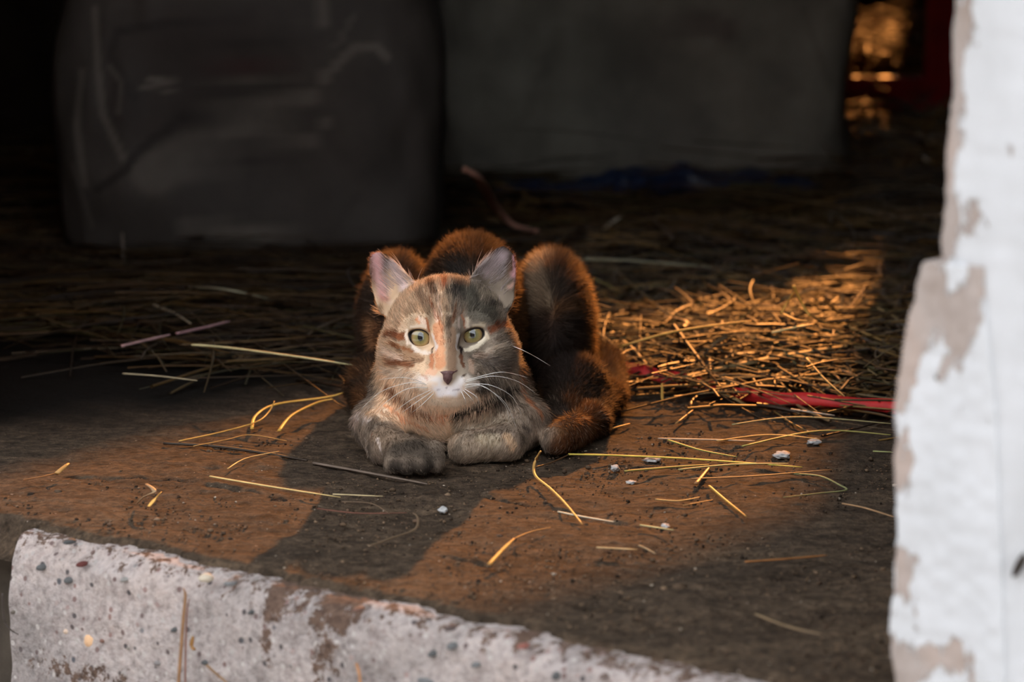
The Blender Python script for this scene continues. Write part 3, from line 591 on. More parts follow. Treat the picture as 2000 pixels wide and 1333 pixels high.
# flanks and haunches, orange fur painted brighter to bring back the sun rim
st1([(1000, 200), (1000, 420)], 150, (160, 136, 112), .9); st1([(1010, 130), (1130, 170), (1200, 330), (1230, 560)], 110, (196, 138, 84), .9); st1([(1000, 560), (1120, 760)], 300, (52, 42, 38), .9); st1([(930, 380), (940, 700)], 80, (40, 33, 30), .9)
st1([(300, 110), (380, 120)], 120, (165, 108, 62), .85); st1([(560, 90), (700, 80)], 120, (84, 60, 42), .8); st1([(110, 380), (110, 620)], 120, (160, 138, 120), .9)
st1([(1180, 900), (1250, 1000), (1100, 1130)], 200, (98, 62, 38), .85)
STROKES = []
for pts, w, c, o, s, *local in ST:
    if local: STROKES.append((np.array([HC + HR @ np.array(q) for q in pts]), w, lin(c), o, s)); continue
    h3 = [hit(*q) for q in pts]; h3 = [q for q in h3 if q is not None]
    if not h3: continue
    if len(h3) == 1: h3 = [h3[0], h3[0] + 1e-4]
    dist = np.linalg.norm(np.mean(h3, 0) - CAM); STROKES.append((np.array(h3), w * dist / FPX, lin(c), o, s))
STROKES.insert(0, (np.array([(-.03, .08, .09), (-.022, .22, .11)]), .036, lin((58, 44, 34)), .9, .5))
STROKES.append((np.array([(-.034, -.016, .012), (-.030, -.012, .016)]), .012, lin((110, 96, 82)), .8, .7))
STROKES.append((np.array([(-.066, -.040, .012), (-.056, -.046, .012), (-.046, -.040, .012)]), .0165, lin((72, 63, 55)), .75, .8))
def coat(P, jitter=0.0):
    J = P + rng.normal(size=P.shape) * jitter if jitter else P
    n1 = vnoise(J * np.array([1, .6, 1]), 60, 41); n2 = vnoise(J * np.array([1, 1.4, .5]), 170, 42)
    base = lin((64, 52, 44)); col = np.tile(base, (len(P), 1))
    k = sstep(-.1, .5, n1 + .35 * n2)[:, None]; col = col * (1 - k * .7) + lin((118, 80, 50)) * k * .7
    k = sstep(.1, .6, vnoise(J, 85, 44))[:, None]; col = col * (1 - k * .6) + lin((34, 28, 26)) * k * .6
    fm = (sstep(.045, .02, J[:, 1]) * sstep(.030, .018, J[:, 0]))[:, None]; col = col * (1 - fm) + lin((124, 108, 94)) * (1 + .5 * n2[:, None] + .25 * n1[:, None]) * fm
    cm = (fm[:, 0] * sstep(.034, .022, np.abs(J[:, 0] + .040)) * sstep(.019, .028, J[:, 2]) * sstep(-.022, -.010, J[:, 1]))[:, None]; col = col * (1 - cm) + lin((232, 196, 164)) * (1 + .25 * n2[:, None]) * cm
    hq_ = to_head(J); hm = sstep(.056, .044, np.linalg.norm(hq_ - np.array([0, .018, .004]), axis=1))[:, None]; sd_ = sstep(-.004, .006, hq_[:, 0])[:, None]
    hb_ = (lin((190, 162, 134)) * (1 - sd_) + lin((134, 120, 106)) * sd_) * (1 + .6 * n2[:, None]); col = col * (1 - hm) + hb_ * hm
    wob = J + 0.0009 * np.stack([vnoise(J, 420, 51), vnoise(J, 420, 52), vnoise(J, 420, 53)], 1)
    for pts, r, c, o, s in STROKES:
        lo, hi = pts.min(0) - r * 1.05, pts.max(0) + r * 1.05
        m = np.flatnonzero(((wob > lo) & (wob < hi)).all(1))
        if not len(m): continue
        d = seg_dist(wob[m], pts); k = (sstep(0, 1, (r - d) / (s * r)) * o)[:, None]; col[m] = col[m] * (1 - k) + c * k
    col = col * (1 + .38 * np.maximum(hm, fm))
    col = col / np.maximum(1.0, col.max(1, keepdims=True) / 0.86)
    return np.clip(col, 0.004, 0.86)

M_SKIN = mat_attr('cat_coat', 0.9, 0.0)
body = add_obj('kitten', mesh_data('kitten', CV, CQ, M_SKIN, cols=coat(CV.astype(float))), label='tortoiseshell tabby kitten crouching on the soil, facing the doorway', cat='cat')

# --- fur
def sample(n, weight):
    T3 = np.concatenate([CQ[:, [0, 1, 2]], CQ[:, [0, 2, 3]]]); A = CV[T3]
    ar = np.linalg.norm(np.cross(A[:, 1] - A[:, 0], A[:, 2] - A[:, 0]), axis=1); w = ar * weight[T3].mean(1); w /= w.sum()
    t = T3[rng.choice(len(T3), n, p=w)]; u = rng.random((n, 2)); f = u.sum(1) > 1; u[f] = 1 - u[f]
    b = np.stack([1 - u.sum(1), u[:, 0], u[:, 1]], 1)[:, :, None]
    nn = (CN[t] * b).sum(1); return (CV[t] * b).sum(1).astype(float), nn / (np.linalg.norm(nn, axis=1, keepdims=True) + 1e-9)
def masks(P):
    Q = to_head(P)
    dh = head_sdf(Q.astype(np.float32).copy()); db = body_sdf(P.astype(np.float32))
    head = sstep(-.004, .004, db - dh) * (P[:, 1] < .10)
    ear = np.zeros(len(P))
    for side, poly in ((-1, EAR_L), (1, EAR_R)):
        e = poly_sdf(Q[:, 0], Q[:, 2], smooth_closed(poly, 56)); sh = np.abs(Q[:, 1] - ear_sheet(Q, side))
        base = .004 if side < 0 else .004
        ear = np.maximum(ear, ((e < .002) & (sh < .0045) & (Q[:, 2] > .017 + (.010 * (np.abs(Q[:, 0]) < .028)))).astype(float))
    eye = np.zeros(len(P))
    for poly in (EYE_L, EYE_R):
        e = poly_sdf(Q[:, 0], Q[:, 2], smooth_closed(poly, 40)); eye = np.maximum(eye, ((e < .0016) & (Q[:, 1] < .013)).astype(float))
    nosem = (np.linalg.norm((Q - np.array([.0009, -.0185, -.0222])) / np.array([.0052, .006, .0036]), axis=1) < 1).astype(float)
    return Q, head, ear, eye, nosem
Q, head, ear, eye, nosem = masks(CV.astype(float))
wgt = (1 + 1.3 * head) * (CV[:, 2] > .0025) * (1 - eye) * (1 - nosem) * (1 - .55 * ear)
NH = 240000
RP, RN = sample(NH, wgt)
Q, head, ear, eye, nosem = masks(RP)
ok = (eye < .5) & (nosem < .5); RP, RN, Q, head, ear = RP[ok], RN[ok], Q[ok], head[ok], ear[ok]; n = len(RP)
# comb direction
fl = np.tile(np.array([0.0, 1.0, -0.35]), (n, 1))
front = sstep(.05, .0, RP[:, 1]); ch = np.stack([(RP[:, 0] + .036) * 6, np.full(n, -.15), np.full(n, -1.0)], 1); fl = fl * (1 - front[:, None]) + ch * front[:, None]
low = sstep(.035, .022, RP[:, 2]) * front; armv = np.stack([np.full(n, .25) * -np.sign(RP[:, 0] + .036), np.full(n, -.6), np.full(n, -.7)], 1); fl = fl * (1 - low[:, None]) + armv * low[:, None]
hq = Q - np.array([.0008, -.020, -.020]); hflow = np.stack([hq[:, 0], hq[:, 1] * .4 + .004, hq[:, 2] + np.where(Q[:, 2] < -.026, -.012, 0)], 1)
hflow /= (np.linalg.norm(hflow, axis=1, keepdims=True) + 1e-9)
sx = np.sign(Q[:, 0])[:, None]; axl, axr = np.array([-.3, 0, .95]), np.array([.15, 0, .98])
eflow = np.where(sx < 0, axl, axr) + np.stack([np.sign(Q[:, 0]) * .9, np.full(n, -.25), np.zeros(n)], 1)
hflow = np.where(ear[:, None] > .5, eflow, hflow) @ HR.T
fl = fl * (1 - head[:, None]) + hflow * head[:, None]; fl += rng.normal(size=fl.shape) * .12
tg = fl - (fl * RN).sum(1, keepdims=True) * RN; tg /= (np.linalg.norm(tg, axis=1, keepdims=True) + 1e-9)
# length and lift
nd = np.linalg.norm(Q - np.array([.0008, -.018, -.021]), axis=1)
Lh = .0012 + .0036 * sstep(.006, .042, nd); Lh = np.where(ear > .5, .0022, Lh)
ed = np.minimum(np.linalg.norm((Q - ECL)[:, [0, 2]], axis=1), np.linalg.norm((Q - ECR)[:, [0, 2]], axis=1)); Lh = np.where((ed < .0125) & (Q[:, 1] < .02), np.minimum(Lh, .0018), Lh)
Lb = .0055 + .004 * sstep(.06, .14, RP[:, 1]); Lb = Lb + (.0032 - Lb) * sstep(.032, .018, RP[:, 2]) * sstep(.03, .005, RP[:, 1]); Lb = np.where((RP[:, 2] < .016) & (RP[:, 1] < -.03), .0022, Lb)
L = (Lb * (1 - head) + Lh * head) * rng.uniform(.6, 1.25, n)
lift = np.where(head > .5, .34, .42) + rng.normal(size=n) * .10; lift = np.where(ear > .5, .30, lift)
lift += .25 * (1 - head) * sstep(.10, .16, RP[:, 1])
# inner-ear tufts: long pale hairs from the inner rim across the cup
conc = (ear > .5) & ((RN @ HR)[:, 1] < -.1)
tuft = conc & (rng.random(n) < .5) & (np.abs(Q[:, 0]) < .0335) & (Q[:, 2] < .043); L = np.where(tuft, rng.uniform(.005, .012, n), L); lift = np.where(tuft, .38, lift)
t = np.linspace(0, 1, 5)
D = tg * np.sqrt(np.clip(1 - lift ** 2, .05, 1))[:, None] + RN * lift[:, None]
clump = np.stack([vnoise(RP, 330, 61), vnoise(RP, 330, 62), vnoise(RP, 330, 63)], 1) * .28
D = D + clump * (1 - .4 * head[:, None]); D /= np.linalg.norm(D, axis=1, keepdims=True)
pts = RP[:, None, :] - RN[:, None, :] * .0004 + L[:, None, None] * (D[:, None, :] * t[None, :, None] + tg[:, None, :] * (.22 * t ** 2)[None, :, None] - RN[:, None, :] * (.10 * t ** 2)[None, :, None] + rng.normal(size=(n, 1, 3)) * (.05 * t ** 2)[None, :, None])
pts[:, :, 2] = np.maximum(pts[:, :, 2], .0012)
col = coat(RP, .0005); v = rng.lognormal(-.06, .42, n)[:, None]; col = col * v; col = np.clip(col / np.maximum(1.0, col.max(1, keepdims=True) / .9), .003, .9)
col[tuft] = lin((222, 208, 206)) * rng.uniform(.7, 1.0, (tuft.sum(), 1))
pale = (rng.random(n) < .06) & (head < .5) & (RP[:, 1] < .06); col[pale] = col[pale] * .4 + lin((190, 170, 150)) * .6
col4 = np.ones((n, 4), np.float32); col4[:, :3] = col
hc = bpy.data.hair_curves.new('fur'); hc.add_curves([5] * n)
hc.position_data.foreach_set('vector', pts.astype(np.float32).ravel())
ra = hc.attributes.get('radius') or hc.attributes.new('radius', 'FLOAT', 'POINT')
r0 = np.where(head > .5, .000075, .00010)[:, None] * np.array([1, 1, .85, .6, .15])[None, :]; ra.data.foreach_set('value', r0.astype(np.float32).ravel())
ca = hc.attributes.new('coat', 'FLOAT_COLOR', 'CURVE'); ca.data.foreach_set('color', col4.ravel())
m, nt, b = material('cat_fur'); nt.nodes.remove(b)
ac = attr(nt, 'coat')
df = nt.nodes.new('ShaderNodeBsdfDiffuse'); nt.links.new(ac.outputs['Color'], df.inputs['Color'])
hb = nt.nodes.new('ShaderNodeBsdfTranslucent'); nt.links.new(ac.outputs['Color'], hb.inputs['Color'])
mx = nt.nodes.new('ShaderNodeMixShader'); mx.inputs[0].default_value = 0.42
nt.links.new(df.outputs[0], mx.inputs[1]); nt.links.new(hb.outputs[0], mx.inputs[2])
hp = nt.nodes.new('ShaderNodeBsdfHairPrincipled'); hp.model = 'CHIANG'; hp.parametrization = 'COLOR'; hp.inputs['Roughness'].default_value = 0.4; hp.inputs['Radial Roughness'].default_value = 0.6; nt.links.new(ac.outputs['Color'], hp.inputs['Color'])
m2 = nt.nodes.new('ShaderNodeMixShader'); m2.inputs[0].default_value = 0.13; nt.links.new(mx.outputs[0], m2.inputs[1]); nt.links.new(hp.outputs[0], m2.inputs[2]); nt.links.new(m2.outputs[0], nt.nodes['Material Output'].inputs[0])
hc.materials.append(m)
fur = add_obj('fur', hc, body, kind='stuff')

# --- eyes, eyelids, nose, whiskers
def mat_eye():
    m, nt, b = material('green_gold_eye'); co = objcoord(nt)
    sp = nt.nodes.new('ShaderNodeSeparateXYZ'); nt.links.new(co, sp.inputs[0])
    def mth(op, a, b_=None):
        n = nt.nodes.new('ShaderNodeMath'); n.operation = op
        for i, v in enumerate((a, b_)):
            if v is None: continue
            if hasattr(v, 'links'): nt.links.new(v, n.inputs[i])
            else: n.inputs[i].default_value = v
        return n.outputs[0]
    x, z = sp.outputs[0], sp.outputs[2]
    r = mth('SQRT', mth('ADD', mth('MULTIPLY', x, x), mth('MULTIPLY', z, z)))
    ir = ramp(nt, mth('MULTIPLY', r, 1 / .0075), [(0.0, lin((112, 116, 76))), (0.30, lin((130, 124, 78))), (0.55, lin((164, 142, 90))), (0.68, lin((142, 112, 74))), (0.735, lin((44, 34, 26))), (0.80, lin((16, 13, 12)))])
    at2 = nt.nodes.new('ShaderNodeMath'); at2.operation = 'ARCTAN2'; nt.links.new(z, at2.inputs[0]); nt.links.new(x, at2.inputs[1])
    cv = nt.nodes.new('ShaderNodeCombineXYZ'); nt.links.new(mth('MULTIPLY', at2.outputs[0], 9.0), cv.inputs[0]); nt.links.new(mth('MULTIPLY', r, 180.0), cv.inputs[1])
    n = noise_tex(nt, 1.3, 4, 0.6, cv.outputs[0]); rr = ramp(nt, n.outputs[0], [(0.3, (.72,) * 3), (0.7, (1.12,) * 3)])
    c = mixc(nt, 1.0, ir.outputs[0], rr.outputs[0], 'MULTIPLY')
    px_ = mth('MULTIPLY', x, 1 / .00175); pz_ = mth('MULTIPLY', mth('SUBTRACT', z, .0006), 1 / .0027)
    pr = mth('SQRT', mth('ADD', mth('MULTIPLY', px_, px_), mth('MULTIPLY', pz_, pz_)))
    pk = ramp(nt, pr, [(0.92, (1, 1, 1)), (1.0, (0, 0, 0))])
    c = mixc(nt, pk.outputs[0], c, (.003, .003, .003))
    nt.links.new(c, b.inputs['Base Color']); b.inputs['Roughness'].default_value = 0.35; b.inputs['Specular IOR Level'].default_value = 0.2
    b.inputs['Coat Weight'].default_value = 1.0; b.inputs['Coat Roughness'].default_value = 0.02; b.inputs['Coat IOR'].default_value = 1.7
    return m
M_EYE = mat_eye(); M_RIM = mat_plain('dark_lid_skin', (44, 34, 32), 0.35, (300, 0.2), 0.5); M_NOSE = mat_plain('nose_leather', (104, 72, 70), 0.42, (500, 0.25), 0.5); M_WHISK = mat_plain('whisker', (236, 232, 226), 0.4, (50, 0.05), 0.5)
import bmesh
def sphere_mesh(name, r, mat):
    bm = bmesh.new(); bmesh.ops.create_uvsphere(bm, u_segments=48, v_segments=32, radius=r); me = bpy.data.meshes.new(name); bm.to_mesh(me); bm.free()
    for p in me.polygons: p.use_smooth = True
    me.materials.append(mat); return me
def tube(pts, rad, sides=6, closed=False, flat=1.0):
    pts = np.asarray(pts, float); n = len(pts); rad = np.broadcast_to(np.asarray(rad, float), (n,))
    tn = (np.roll(pts, -1, 0) - np.roll(pts, 1, 0)) if closed else np.gradient(pts, axis=0); tn /= (np.linalg.norm(tn, axis=1, keepdims=True) + 1e-12)
    up = np.tile(Z, (n, 1)); up = np.where(np.abs(tn[:, 2:3]) > .9, np.array([0, 1.0, 0]), up)
    s = np.cross(tn, up); s /= (np.linalg.norm(s, axis=1, keepdims=True) + 1e-12); u = np.cross(s, tn)
    V = []
    for k in range(sides):
        a = 2 * math.pi * k / sides; V.append(pts + (s * math.cos(a) + u * math.sin(a) * flat) * rad[:, None])
    V = np.stack(V, 1).reshape(-1, 3); m = n if closed else n - 1; Fc = []
    for i in range(m):
        for k in range(sides):
            a, b_ = i * sides + k, i * sides + (k + 1) % sides; c, d = ((i + 1) % n) * sides + (k + 1) % sides, ((i + 1) % n) * sides + k; Fc.append((a, b_, c, d))
    if not closed: Fc += [tuple(range(sides))[::-1], tuple((n - 1) * sides + k for k in range(sides))]
    return V, Fc
HROT = Matrix(HR.tolist()).to_euler()
for c, poly in ((ECL, EYE_L), (ECR, EYE_R)):
    e = add_obj('eye', sphere_mesh('eye', ER, M_EYE), body, HC + HR @ c, label='green gold eye with a dark upright pupil'); e.rotation_euler = HROT
    o2 = smooth_closed(poly, 60); dx = o2 - c[[0, 2]]; rr = ER + .0004
    y = c[1] - np.sqrt(np.maximum(rr ** 2 - (dx ** 2).sum(1), 1e-7)); P3 = np.stack([dx[:, 0], y - c[1], dx[:, 1]], 1)
    V, Fc = tube(P3, .00095, 8, True); add_obj('eyelid', mesh_data('eyelid', V, Fc, M_RIM), e)
def nose_sdf(Q):
    d = ell(Q, (.0009, -.0178, -.0200), (.0050, .0034, .0019)); d = smin(d, ell(Q, (.0009, -.0186, -.0225), (.0030, .0026, .0030)), .002)
    d = smin(d, rcone(Q, (.0009, -.0188, -.0235), (.0010, -.0188, -.0262), .0018, .0007), .0015)
    for s in (-1, 1):
        d = smin(d, ell(Q, (.0009 + s * .0044, -.0165, -.0196), (.0022, .0026, .0019)), .0012)
        d = smax(d, -rcone(Q, (.0009 + s * .0040, -.0205, -.0212), (.0009 + s * .0062, -.0175, -.0196), .0009, .0007), .0006)
    return d
nv, nq = grid_mesh(nose_sdf, np.linspace(-.009, .011, 56), np.linspace(-.024, -.011, 40), np.linspace(-.030, -.014, 46))
if (vnormals(nv, nq) * (nv - nv.mean(0))).sum() < 0: nq = nq[:, ::-1]
add_obj('nose', mesh_data('nose', HC + nv @ HR.T, nq, M_NOSE), body, label='dark pinkish brown nose')
WH = [[(835, 752), (800, 748), (745, 765), (705, 800)], [(838, 758), (795, 760), (755, 785), (735, 805)], [(842, 762), (805, 780), (770, 805)], [(846, 764), (815, 785), (785, 806)], [(832, 750), (790, 738), (740, 742)], [(848, 768), (825, 790), (805, 806)],
      [(905, 755), (935, 752), (985, 785), (1010, 840)], [(908, 758), (945, 755), (985, 790), (995, 825)], [(905, 748), (960, 735), (1010, 745), (1045, 768)], [(908, 744), (970, 728), (1000, 730), (1030, 738)], [(904, 762), (920, 778), (928, 790)], [(900, 764), (908, 780), (910, 792)], [(909, 752), (955, 752), (1000, 775), (1020, 815)], [(1000, 676), (1020, 684), (1045, 697), (1075, 715)], [(906, 760), (930, 775), (936, 792)]]
for i, w in enumerate(WH):
    root = hit(*w[0])
    if root is None: continue
    P3 = [root - HD * -.001]
    for j, q in enumerate(w[1:]):
        d = ray(*q); d = d / np.linalg.norm(d); P3.append(CAM + d * (np.linalg.norm(root - CAM) + (.000 if i != 13 else 0.0) - .006 + .006 * j))
    P3 = np.array(P3); tt = np.linspace(0, len(P3) - 1, 14); k = np.clip(tt.astype(int), 0, len(P3) - 2); f = (tt - k)[:, None]
    g = lambda a: P3[np.clip(a, 0, len(P3) - 1)]
    p0, p1, p2, p3 = g(k - 1), g(k), g(k + 1), g(k + 2)
    C = .5 * (2 * p1 + (p2 - p0) * f + (2 * p0 - 5 * p1 + 4 * p2 - p3) * f ** 2 + (3 * p1 - p0 - 3 * p2 + p3) * f ** 3)
    V, Fc = tube(C, np.linspace(.00022, .00006, 14), 5); add_obj('whisker', mesh_data('whisker', V, Fc, M_WHISK), body)

# ------------------------------------------------------------------ hay
def straws(C, rad, sides=4):
    """C: (n, k, 3) centre lines, rad: (n,) -> one mesh's verts and quads"""
    n, k, _ = C.shape; tn = np.gradient(C, axis=1); tn /= (np.linalg.norm(tn, axis=2, keepdims=True) + 1e-12)
    up = np.broadcast_to(Z, C.shape); s = np.cross(tn, up); ln = np.linalg.norm(s, axis=2, keepdims=True); s = np.where(ln < .1, np.array([1.0, 0, 0]), s / (ln + 1e-12)); u = np.cross(s, tn)
    ang = 2 * math.pi * np.arange(sides) / sides; taper = np.interp(np.linspace(0, 1, k), [0, .6, 1], [1, .9, .45])
    V = C[:, :, None, :] + (s[:, :, None, :] * np.cos(ang)[:, None] + u[:, :, None, :] * .55 * np.sin(ang)[:, None]) * (rad[:, None, None, None] * taper[None, :, None, None])
    i = np.arange(n * k * sides).reshape(n, k, sides); j = np.roll(i, -1, 2)
    return V.reshape(-1, 3), np.stack([i[:, :-1], j[:, :-1], j[:, 1:], i[:, 1:]], -1).reshape(-1, 4)
STRAW_COLS = np.array([lin(c) for c in [(190, 148, 86), (160, 118, 66), (140, 106, 66), (124, 112, 68), (170, 142, 98), (110, 78, 50), (92, 68, 46), (150, 122, 88), (76, 56, 40), (100, 74, 48)]])
def field(n, x, y, z, length, rad, ang_sd, tilt, seed, ang0=0.0, bend=.25):
    r = np.random.default_rng(seed); th = ang0 + r.normal(size=n) * ang_sd; Ln = length * r.lognormal(0, .45, n)
    ph = r.normal(size=n) * tilt; d = np.stack([np.cos(th) * np.cos(ph), np.sin(th) * np.cos(ph), np.sin(ph)], 1)
    side = np.stack([-np.sin(th), np.cos(th), np.zeros(n)], 1); t = np.linspace(-.5, .5, 6)
    b1 = r.normal(size=n) * bend; b2 = np.abs(r.normal(size=n)) * bend * .4
    C = np.stack([x, y, z], 1)[:, None, :] + Ln[:, None, None] * (d[:, None, :] * t[None, :, None] + side[:, None, :] * (b1[:, None] * t[None, :] ** 2)[:, :, None] - Z * (b2[:, None] * t[None, :] ** 2)[:, :, None])
    C[:, :, 2] = np.maximum(C[:, :, 2], .0015)
    col = STRAW_COLS[r.integers(0, len(STRAW_COLS), n)] * r.uniform(.6, 1.15, (n, 1))
    return C, rad * r.lognormal(0, .4, n), col
def hay_object(name, parts, label, cat, kind):
    C = np.concatenate([p[0] for p in parts]); R = np.concatenate([p[1] for p in parts]); K = np.concatenate([p[2] for p in parts])
    V, Fc = straws(C, R); o = add_obj(name, mesh_data(name, V, Fc, M_STRAW, cols=np.repeat(K, 6 * 4, 0)), label=label, cat=cat, kind=kind); return o
r = np.random.default_rng(3)
def scatter(n, x0, x1, y0, y1, fn):
    X = r.uniform(x0, x1, n * 5); Y = r.uniform(y0, y1, n * 5); inside = ((X - E0[0]) * EB[0] + (Y - E0[1]) * EB[1] > .36) | ((X - E0[0]) * EA[0] + (Y - E0[1]) * EA[1] > -.03); inside &= ((X - W0[0]) * WN[0] + (Y - W0[1]) * WN[1] < -.14); ok = fn(X, Y) & inside; return X[ok][:n], Y[ok][:n]
catzone = lambda X, Y: (((X + .02) / .10) ** 2 + ((Y - .12) / .19) ** 2) > 1
mound = lambda X, Y: .020 * np.exp(-((X - .20) / .15) ** 2 - ((Y - .34) / .13) ** 2) + .02 * np.exp(-((X + .22) / .2) ** 2 - ((Y - .45) / .2) ** 2) + .02 * np.exp(-((X - .35) / .25) ** 2 - ((Y - .95) / .25) ** 2)
LX = lambda X, Y: (Y > hay_edge(X) + r.exponential(.03, len(X)) - .02) & catzone(X, Y)
pl = []
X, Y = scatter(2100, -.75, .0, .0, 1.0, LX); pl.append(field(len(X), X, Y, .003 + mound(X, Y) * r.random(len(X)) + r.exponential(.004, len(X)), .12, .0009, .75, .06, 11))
pl[0][2][:] *= .2; hay_object('hay', pl, 'loose hay tinted dark as shade, spread over the floor behind the kitten, before the printed sack', 'hay', 'stuff')  # straw colours cut down to paint the shade on this side
pr = []
X, Y = scatter(2700, .03, .62, .06, 1.0, LX); pr.append(field(len(X), X, Y, .003 + mound(X, Y) * r.random(len(X)) ** .7 + r.exponential(.004, len(X)), .085, .0010, .9, .10, 12))
X, Y = scatter(900, .05, .40, .12, .62, LX); pr.append(field(len(X), X, Y, .004 + mound(X, Y) * r.uniform(.5, 1.15, len(X)), .035, .0014, 1.2, .28, 13))
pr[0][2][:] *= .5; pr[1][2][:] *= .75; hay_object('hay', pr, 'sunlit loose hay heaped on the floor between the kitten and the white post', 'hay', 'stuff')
pb = []
X, Y = scatter(2200, -.7, 1.0, .9, 1.75, lambda X, Y: X > -9); pb.append(field(len(X), X, Y, .004 + r.exponential(.008, len(X)), .12, .0013, .6, .08, 14))
pb[0][2][:] *= .35; hay_object('hay', pb, 'dim hay litter on the floor around the foot of the plain sack', 'hay', 'stuff')  # same straw colours, darkened to paint in the shaded back
# hay pile in the sun at the back, behind the red frame
def pile_h(X, Y): return (.018 * sstep(1.36, 1.45, Y) + .075 * sstep(1.74, 1.90, Y)) * sstep(2.75, 2.45, Y) * sstep(.27, .40, X)
X, Y = scatter(5200, .30, 1.0, 1.40, 2.6, lambda X, Y: X > -9)
hay_object('hay_pile', [field(len(X), X, Y, .004 + pile_h(X, Y) * r.uniform(.85, 1.05, len(X)) + r.exponential(.006, len(X)), .09, .0019, 1.1, .30, 15)], 'golden sunlit hay pile behind the red metal frame', 'hay', 'stuff')
M_HAYCORE = mat_plain('hay_core', (150, 108, 56), 0.95, (60, 0.5))
gx, gy = np.meshgrid(np.linspace(.28, 1.05, 40), np.linspace(1.36, 2.75, 60), indexing='ij'); P = np.stack([gx.ravel(), gy.ravel(), pile_h(gx, gy).ravel() * .95], 1); P[:, 2] += .008 * vnoise(P, 30, 71); ii = np.arange(2400).reshape(40, 60)
core = add_obj('hay_core', mesh_data('hay_core', P, np.stack([ii[:-1, :-1], ii[1:, :-1], ii[1:, 1:], ii[:-1, 1:]], -1).reshape(-1, 4), M_HAYCORE)); core.parent = bpy.data.objects['hay_pile']

# ------------------------------------------------------------------ sacks
def sack(name, cx, cy, w, dpt, hgt, yaw, strokes, label, base, seed):
    na, nz = 260, 76; th = np.linspace(0, 2 * math.pi, na, endpoint=False); t = np.linspace(0, 1, nz)
    V = []; e = 0.30
    for q in t:
        bulge = 0.97 + 0.05 * math.sin(math.pi * min(1, q * 1.05)) ** .8 - 0.05 * max(0, (0.05 - q) / .05)
        top = 1.0 - 0.85 * sstep(.86, 1.0, np.array(q)) ** 1.0
        cxn = np.sign(np.cos(th)) * np.abs(np.cos(th)) ** e * w / 2 * bulge * (1 - .35 * (1 - top)); cyn = np.sign(np.sin(th)) * np.abs(np.sin(th)) ** e * dpt / 2 * bulge * top
        V.append(np.stack([cxn, cyn, np.full(na, hgt * q)], 1))
    V = np.concatenate(V); bot = V[:, 2].copy()
    n = V * np.array([1 / w ** 2, 1 / dpt ** 2, 0]); n /= (np.linalg.norm(n, axis=1, keepdims=True) + 1e-9)
    V = V + n * (.010 * vnoise(V, 9, seed) + .006 * vnoise(V * np.array([1, 1, .5]), 24, seed + 1) + .0025 * vnoise(V * np.array([1, 1, .35]), 60, seed + 2))[:, None]
    c, s = math.cos(yaw), math.sin(yaw); W = V.copy(); W[:, 0] = cx + V[:, 0] * c - V[:, 1] * s; W[:, 1] = cy + V[:, 0] * s + V[:, 1] * c; W[:, 2] = np.maximum(W[:, 2], .001)
    ii = np.arange(nz * na).reshape(nz, na); jj = np.roll(ii, -1, 1); Fc = np.stack([ii[:-1], jj[:-1], jj[1:], ii[1:]], -1).reshape(-1, 4)
    bv = BVHTree.FromPolygons(W.tolist(), Fc.tolist()); col = np.tile(lin(base), (len(W), 1)); k = (.5 + .5 * vnoise(W, 26, seed + 5))[:, None]; col = col * (.8 + .3 * k)
    for pts, wd, cc, o in strokes:
        h3 = []
        for q in pts:
            rr = bv.ray_cast(Vector(CAM), Vector(ray(*q)).normalized(), 9.0)
            if rr[0] is not None: h3.append(np.array(rr[0]))
        if not h3: continue
        if len(h3) == 1: h3 = [h3[0], h3[0] + 1e-3]
        h3 = np.array(h3); rad = wd / 2 * np.linalg.norm(h3.mean(0) - CAM) / FPX; kk = (sstep(0, 1, (rad - seg_dist(W, h3)) / (.5 * rad)) * o)[:, None]; col = col * (1 - kk) + lin(cc) * kk
    faces = [tuple(f) for f in Fc] + [tuple(ii[0, ::-1]), tuple(ii[-1])]
    root = np.array([cx, cy, 0.0]); o = add_obj(name, mesh_data(name, W - root, faces, M_SACK, cols=col), loc=root, label=label, cat='sack')
    # stitched seam across the closed top
    x = np.linspace(-w * .30, w * .30, 30); sp = np.stack([x, .004 * np.sin(x * 60), np.full(30, hgt + .012)], 1); R2 = np.array([[c, -s, 0], [s, c, 0], [0, 0, 1]])
    Vv, Ff = tube(sp @ R2.T, .010, 8, flat=1.6); add_obj('sewn_top', mesh_data('sewn_top', Vv, Ff, M_WOOD if False else M_SEAM), o)
    return o
M_SEAM = mat_plain('sack_seam', (150, 142, 132), 0.8, (80, 0.2))
LT, DK, MD = (112, 106, 98), (34, 30, 28), (56, 51, 47)
